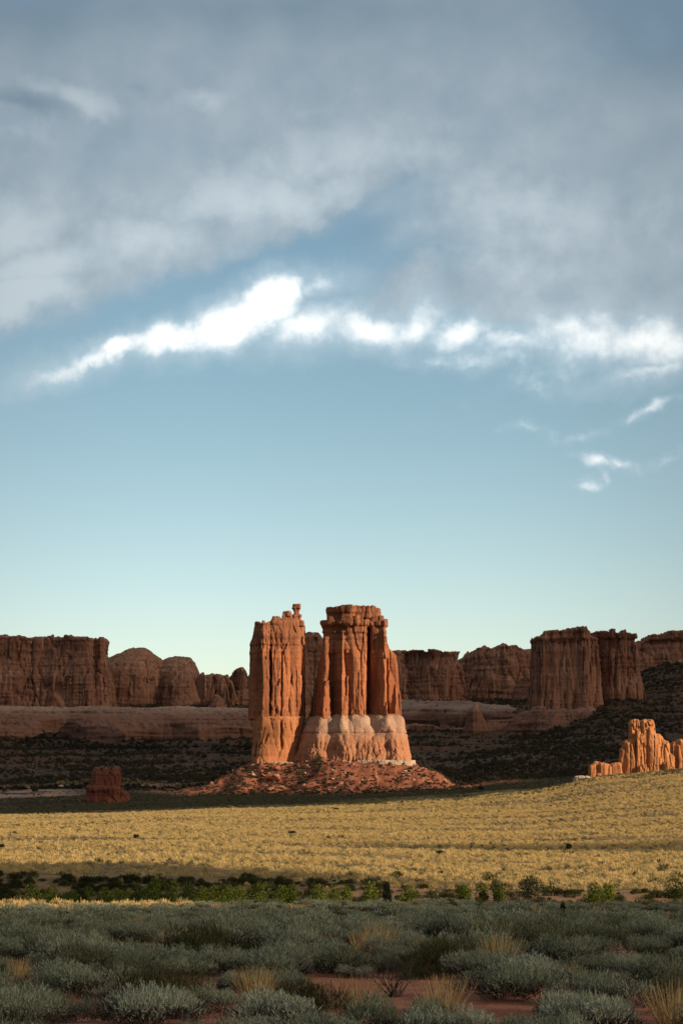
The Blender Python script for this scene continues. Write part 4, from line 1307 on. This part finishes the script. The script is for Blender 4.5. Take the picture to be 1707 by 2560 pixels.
# yellow grass field
STRAW = [sage_mesh('straw_tuft', 141 + i, 75, .42, .46, .22, .06, M_straw, spread=.35, nl=3, tip=.3) for i in range(7)]
x, y = fan(230000, 252, 1075)
o_ = 0 * x
keep = R2.random(len(x)) < np.clip(.52 + 1.5 * fbm(x / 60, y / 11, o_ + 2, 4), .06, 1)
ux = W0 / 2 + x / y * F0
bank = np.clip((315 - y) / 55, 0, 1) * np.clip((1050 - ux) / 500, .15, 1)
keep &= R2.random(len(x)) > bank * .45
keep &= ~((y > 1000 + 55 * fbm(x / 60, y / 40, o_, 3) + np.clip(ux - 1100, 0, 999) * .25))
xs_, ys_ = R2.uniform(-45, -13, 900), R2.uniform(182, 210, 900)
ms_ = xs_ / ys_ * F0 + W0 / 2 < 520 - 80 * R2.random(900)
x, y, keep = np.append(x, xs_), np.append(y, ys_), np.append(keep, ms_)
stuff('grass_field', 'sunlit yellow bunch grass covering the mid-distance field', x[keep], y[keep], (R2.choice([.4, .6, .85, 1.15, 1.5], len(x), p=[.2, .27, .28, .17, .08]) * R2.uniform(.85, 1.15, len(x)) * (1 + .0003 * y))[keep], STRAW)
BR = [sage_mesh('brush_clump', 151 + i, 60, .55, .6, .3, .10, M_brush, spread=.4, nl=4, tip=.4) for i in range(5)]
x, y = fan(5000, 252, 1060)
b_ = fbm(x / 30, y / 12, 0 * x + 9, 3) > .05
stuff('brush', 'sparse grey brush dotted through the yellow grass', x[b_], y[b_], R2.uniform(.6, 1.3, b_.sum()), BR)
x, y = fan(42000, 985, 1500)
b_ = R2.random(len(x)) < np.clip(.6 + .9 * fbm(x / 35, y / 25, 0 * x + 4, 3), .12, 1)
dt = sd_poly(x, y, TOWER_FOOT)
b_ &= (R2.random(len(x)) < np.clip((dt - 45) / 45, .08, 1))
ul = W0 / 2 + x / y * F0
b_ &= ~((ul < 225) & (y > 1425) & (R2.random(len(x)) < .9))
b_ &= dt > 3
stuff('low_brush', 'shaded grey-green brush on the flat before the towers', x[b_], y[b_], R2.uniform(.9, 1.9, b_.sum()), BR)
SB = [sage_mesh('slope_bush', 161 + i, 90, .62, .85, .42, .16, M_slopebush, spread=.5, nl=4, tip=.5) for i in range(5)]
x, y = fan(75000, 1500, 2460)
u2 = W0 / 2 + x / y * F0
b_ = R2.random(len(x)) < np.clip(.55 + 1.3 * fbm(x / 70, y / 90, 0 * x + 6, 3), .20, 1)
b_ &= sd_poly(x, y, TOWER_FOOT) > 6
b_ &= ~((u2 < 225) & (y < 1590) & (R2.random(len(x)) < .92))
stuff('slope_brush', 'dark juniper scrub dotted over the shaded slopes below the cliffs', x[b_], y[b_], R2.choice([.9, 1.3, 1.8, 2.6, 3.8], b_.sum(), p=[.4, .3, .18, .09, .03]), SB)

x, y = fan(6500, 207, 256)
ux = W0 / 2 + x / y * F0
b_ = R2.random(len(x)) < np.clip(1.3 - ux / 1100, .05, 1) * np.clip(.9 + 1.2 * fbm(x / 9, y / 9, 0 * x + 12, 2), .1, 1)
stuff('wash_scrub', 'dark low scrub filling the wash and its banks', x[b_], y[b_], R2.choice([.6, .9, 1.3, 1.9], b_.sum(), p=[.35, .3, .22, .13]), DARK_F + DARK_F)
# ------------------------------------------------------------------ willows in the wash, junipers
def tree(name, label, cat, px, base_Y, top_py, width_px, mat, seed, group=None, cone=0.0, n_=1000, leaf=.17):
    x = XP(px, base_Y)
    zb = float(terr(np.array([x]), np.array([base_Y]))[0])
    Hh = max(1.0, ZP(top_py, base_Y) - zb)
    Ww = width_px / F0 * base_Y
    t = empty('bush' if cat == 'bush' else name, (x, base_Y, zb))
    tag(t, label, cat, group)
    link('crown', crown_mesh('crown', seed, n_, Ww, Hh, leaf, mat, cone), t)
    r_ = max(.05, Hh * .022)
    link('trunk', stem_mesh('trunk', seed, 5, Ww * .35, Hh * .75, M_wood_shade, r_), t)
    return t


GR = 'green willows along the wash'
GL = 'bushy green willow in the row along the wash at left'
wl = [(85, 2206, 62, 0), (50, 2214, 40, 1), (137, 2212, 40, 0), (190, 2226, 44, 0), (228, 2218, 40, 0), (268, 2216, 44, 0), (296, 2222, 36, 0), (322, 2224, 42, 0), (352, 2212, 40, 1), (392, 2196, 56, 0),
      (436, 2196, 46, 0), (470, 2204, 44, 1), (508, 2216, 44, 0), (540, 2214, 44, 0), (572, 2212, 44, 0), (600, 2214, 36, 0), (652, 2204, 46, 0), (706, 2214, 40, 0), (732, 2212, 32, 0)]
for i, (px, tp, w, dk) in enumerate(wl):
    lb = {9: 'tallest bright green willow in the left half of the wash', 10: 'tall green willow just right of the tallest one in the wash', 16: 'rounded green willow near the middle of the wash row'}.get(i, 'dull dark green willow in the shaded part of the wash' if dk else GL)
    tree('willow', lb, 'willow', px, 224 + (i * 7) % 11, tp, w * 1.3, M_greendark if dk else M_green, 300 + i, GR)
for i, (px, tp, w) in enumerate([(800, 2213, 40), (830, 2214, 38), (865, 2216, 32), (1155, 2214, 36), (1203, 2208, 32), (1242, 2212, 26), (1480, 2208, 46), (1512, 2212, 40)]):
    tree('bush', 'low bright green bush at the edge of the sage flat, right half' if px > 1000 else 'low bright green bush right of the willow row', 'bush', px, 214 + (i * 5) % 9, tp, w * 1.2, M_green, 340 + i, 'green bushes along the flat edge')
tree('bush', 'tall bright green bush left of the dark pointed juniper', 'bush', 926, 216, 2202, 52, M_green, 351)
tree('bush', 'low bright green bush right of the dark pointed juniper', 'bush', 1020, 216, 2212, 52, M_green, 352)
tree('juniper', 'dark pointed juniper at the far edge of the sage flat near centre', 'juniper', 964, 200, 2204, 40, M_jun, 353, cone=.75, n_=1100, leaf=.13)
tree('juniper', 'big dark round juniper at the far edge of the sage flat, right of centre', 'juniper', 1324, 214, 2190, 72, M_jun, 354, n_=1500, leaf=.15)
tree('juniper', 'big dark green bush cut by the right edge of the photo', 'bush', 1684, 222, 2180, 84, M_greendark, 355, n_=1500, leaf=.16)
tree('juniper', 'dark round juniper alone in the yellow field near centre', 'juniper', 731, 560, 2081, 24, M_jun, 356, n_=500, leaf=.3)
tree('juniper', 'small dark juniper at the far rim of the yellow field near centre', 'juniper', 840, 905, 2030, 17, M_jun, 357, n_=300, leaf=.4)
tree('juniper', 'tiny dark juniper in the yellow field left of centre', 'juniper', 343, 520, 2101, 14, M_jun, 358, n_=250, leaf=.25)
tree('juniper', 'dark juniper at the left edge of the yellow field', 'juniper', 9, 430, 2114, 18, M_jun, 359, n_=300, leaf=.25)
tree('juniper', 'small dark juniper in the shaded brush before the slender tower', 'juniper', 562, 1010, 2021, 15, M_jun, 360, n_=250, leaf=.4)
tree('juniper', 'dark juniper at the right foot of the red talus', 'juniper', 1202, 1330, 1960, 20, M_jun, 361, n_=300, leaf=.6)
tree('juniper', 'olive bush in the shaded strip of the right yellow field', 'bush', 1417, 470, 2111, 22, M_greendark, 362, n_=300, leaf=.25)
tree('juniper', 'dull green bush in the right yellow field left of the shaded strip', 'bush', 1098, 430, 2130, 22, M_greendark, 363, n_=300, leaf=.22)
tree('bush', 'wide low olive bush in the yellow grass above the pointed juniper', 'bush', 990, 290, 2180, 46, M_greendark, 364, n_=400, leaf=.17)
tree('bush', 'wide low olive bush in the yellow grass left of the round juniper', 'bush', 1220, 285, 2182, 40, M_greendark, 365, n_=400, leaf=.17)
tree('juniper', 'small pointed juniper sapling standing in the sage flat at right', 'juniper', 1401, 72, 2288, 20, M_jun, 366, cone=.8, n_=700, leaf=.07)
tree('juniper', 'dark green bush on the talus below the slender tower', 'bush', 748, 1452, 1910, 30, M_jun, 367, n_=400, leaf=.7)
tree('juniper', 'dark green bush on the talus ridge under the pale slickrock base', 'bush', 792, 1462, 1884, 34, M_jun, 368, n_=400, leaf=.7)

# ------------------------------------------------------------------ boulders and rubble on the talus
def rock_mesh(name, seed, mat, n_=3):
    rng = np.random.default_rng(seed)
    h = .11
    a = np.arange(-1.3, 1.31, h)
    X, Y, Z = np.meshgrid(a, a, a, indexing='ij')
    d = np.full(X.shape, -9.0)
    for _ in range(9):
        v = rng.normal(size=3)
        v /= np.linalg.norm(v)
        d = np.maximum(d, X * v[0] + Y * v[1] + Z * v[2] * 1.25 - rng.uniform(.55, .95))
    d = np.maximum(d, np.sqrt(X * X + Y * Y + Z * Z) - 1.1)
    d = d + .10 * fbm(X.ravel() * 2 + seed, Y.ravel() * 2, Z.ravel() * 2, 3).reshape(X.shape)
    d[[0, -1]] = np.maximum(d[[0, -1]], .1)
    d[:, [0, -1]] = np.maximum(d[:, [0, -1]], .1)
    d[:, :, [0, -1]] = np.maximum(d[:, :, [0, -1]], .1)
    co, f = surface_nets(d, (-1.3,) * 3, h)
    return mesh_np(name, co, f, mat, False)


M_boulder = rock_mat('talus_rock', (0.42, 0.19, 0.11), (0.34, 0.125, 0.07), VARN, 2.0, .3, .3)
ROCK = [rock_mesh('boulder', 400 + i, M_boulder) for i in range(5)]
ROCKW = [rock_mesh('boulder', 420 + i, M_white) for i in range(2)]
for (px, py, sz, lib, lb) in [
    (682, 1952, 5.4, 0, 'largest leaning slab on the talus below the slender tower'), (660, 1942, 2.4, 0, 'boulder just left of the largest talus slab'),
    (692, 1926, 3.0, 0, 'tall block at the foot of the slender tower'), (676, 1974, 2.6, 0, 'boulder under the largest talus slab'),
    (690, 1980, 2.0, 0, 'small boulder right under the largest talus slab'), (702, 1970, 1.9, 0, 'boulder right of the largest talus slab'),
    (715, 1976, 1.7, 0, 'low boulder at the lower left of the talus'), (668, 1966, 1.8, 0, 'boulder at the left edge of the talus block group'),
    (762, 1936, 1.5, 1, 'pale boulder high on the talus between the towers'), (796, 1910, 1.5, 1, 'pale boulder on the talus ridge'),
    (832, 1950, 1.3, 1, 'pale boulder midway down the talus under the broad butte'), (864, 1972, 1.4, 1, 'pale boulder low on the talus under the broad butte'),
    (1012, 1930, 1.6, 1, 'pale boulder under the right end of the white ledge'), (1022, 1940, 1.3, 1, 'lower pale boulder under the right end of the white ledge'),
    (1160, 1944, 3.0, 0, 'flat red slab at the right end of the talus'), (1172, 1952, 2.6, 0, 'second flat red slab lower on the right end of the talus'),
    (1190, 1958, 2.0, 0, 'outermost flat red slab of the talus'), (893, 1968, 1.2, 0, 'small red boulder low on the talus, right of centre')]:
    # find the slope point seen at this pixel
    ys = np.arange(1380, 1505, .5)
    zz_ = terr(XP(px, ys), ys)
    hit = np.argmax(zz_ / ys >= ray(px, py)[1]) if (zz_ / ys >= ray(px, py)[1]).any() else 110
    Yb = ys[hit]
    L_ = ROCK if not lib else ROCKW
    o = link('boulder', L_[int(px) % len(L_)])
    o.location = (XP(px, Yb), Yb, zz_[hit] + sz * .15)
    fl = .45 if 'flat' in lb or 'slab' in lb else .8
    o.scale = (sz, sz, sz * fl)
    o.rotation_euler = (R2.uniform(-.4, .4), R2.uniform(-.5, .3), R2.uniform(0, 6))
    tag(o, lb, 'boulder')
x = R2.uniform(C1(-150), C1(1750), 9000)
y = R2.uniform(1400, 1500, 9000)
dt = sd_poly(x, y, TOWER_FOOT)
b_ = (dt > .5) & (R2.random(9000) < np.exp(-dt / 30) * .6 * (.75 + .9 * fbm(x / 9, y / 9, 0 * x, 2)))
stuff('rubble', 'red and pale stones strewn over the talus slope', x[b_], y[b_], R2.choice([.25, .4, .7, 1.2, 1.9], b_.sum(), p=[.55, .3, .11, .03, .01]), ROCK + ROCK + ROCKW, dz=.0)
x, y = R2.uniform(XP(1380, 1050), XP(1760, 1050), 900), R2.uniform(1040, 1082, 900)
b_ = R2.random(900) < np.clip((y - 1036) / 50, .05, 1) ** 2
stuff('loose_stones', 'loose stones at the foot of the bright fins', x[b_], y[b_], R2.choice([.15, .3, .5, .9], b_.sum(), p=[.4, .35, .2, .05]), ROCK, dz=.0)
x = R2.uniform(C1(-150), C1(1750), 2600)
y = R2.uniform(1400, 1500, 2600)
dt = sd_poly(x, y, TOWER_FOOT)
b_ = (dt > 2) & (R2.random(2600) < .50 + .6 * fbm(x / 14, y / 10, 0 * x + 3, 2))
stuff('talus_brush', 'small green scrub growing on the talus slope', x[b_], y[b_], R2.uniform(.6, 1.8, b_.sum()), SB[:3])
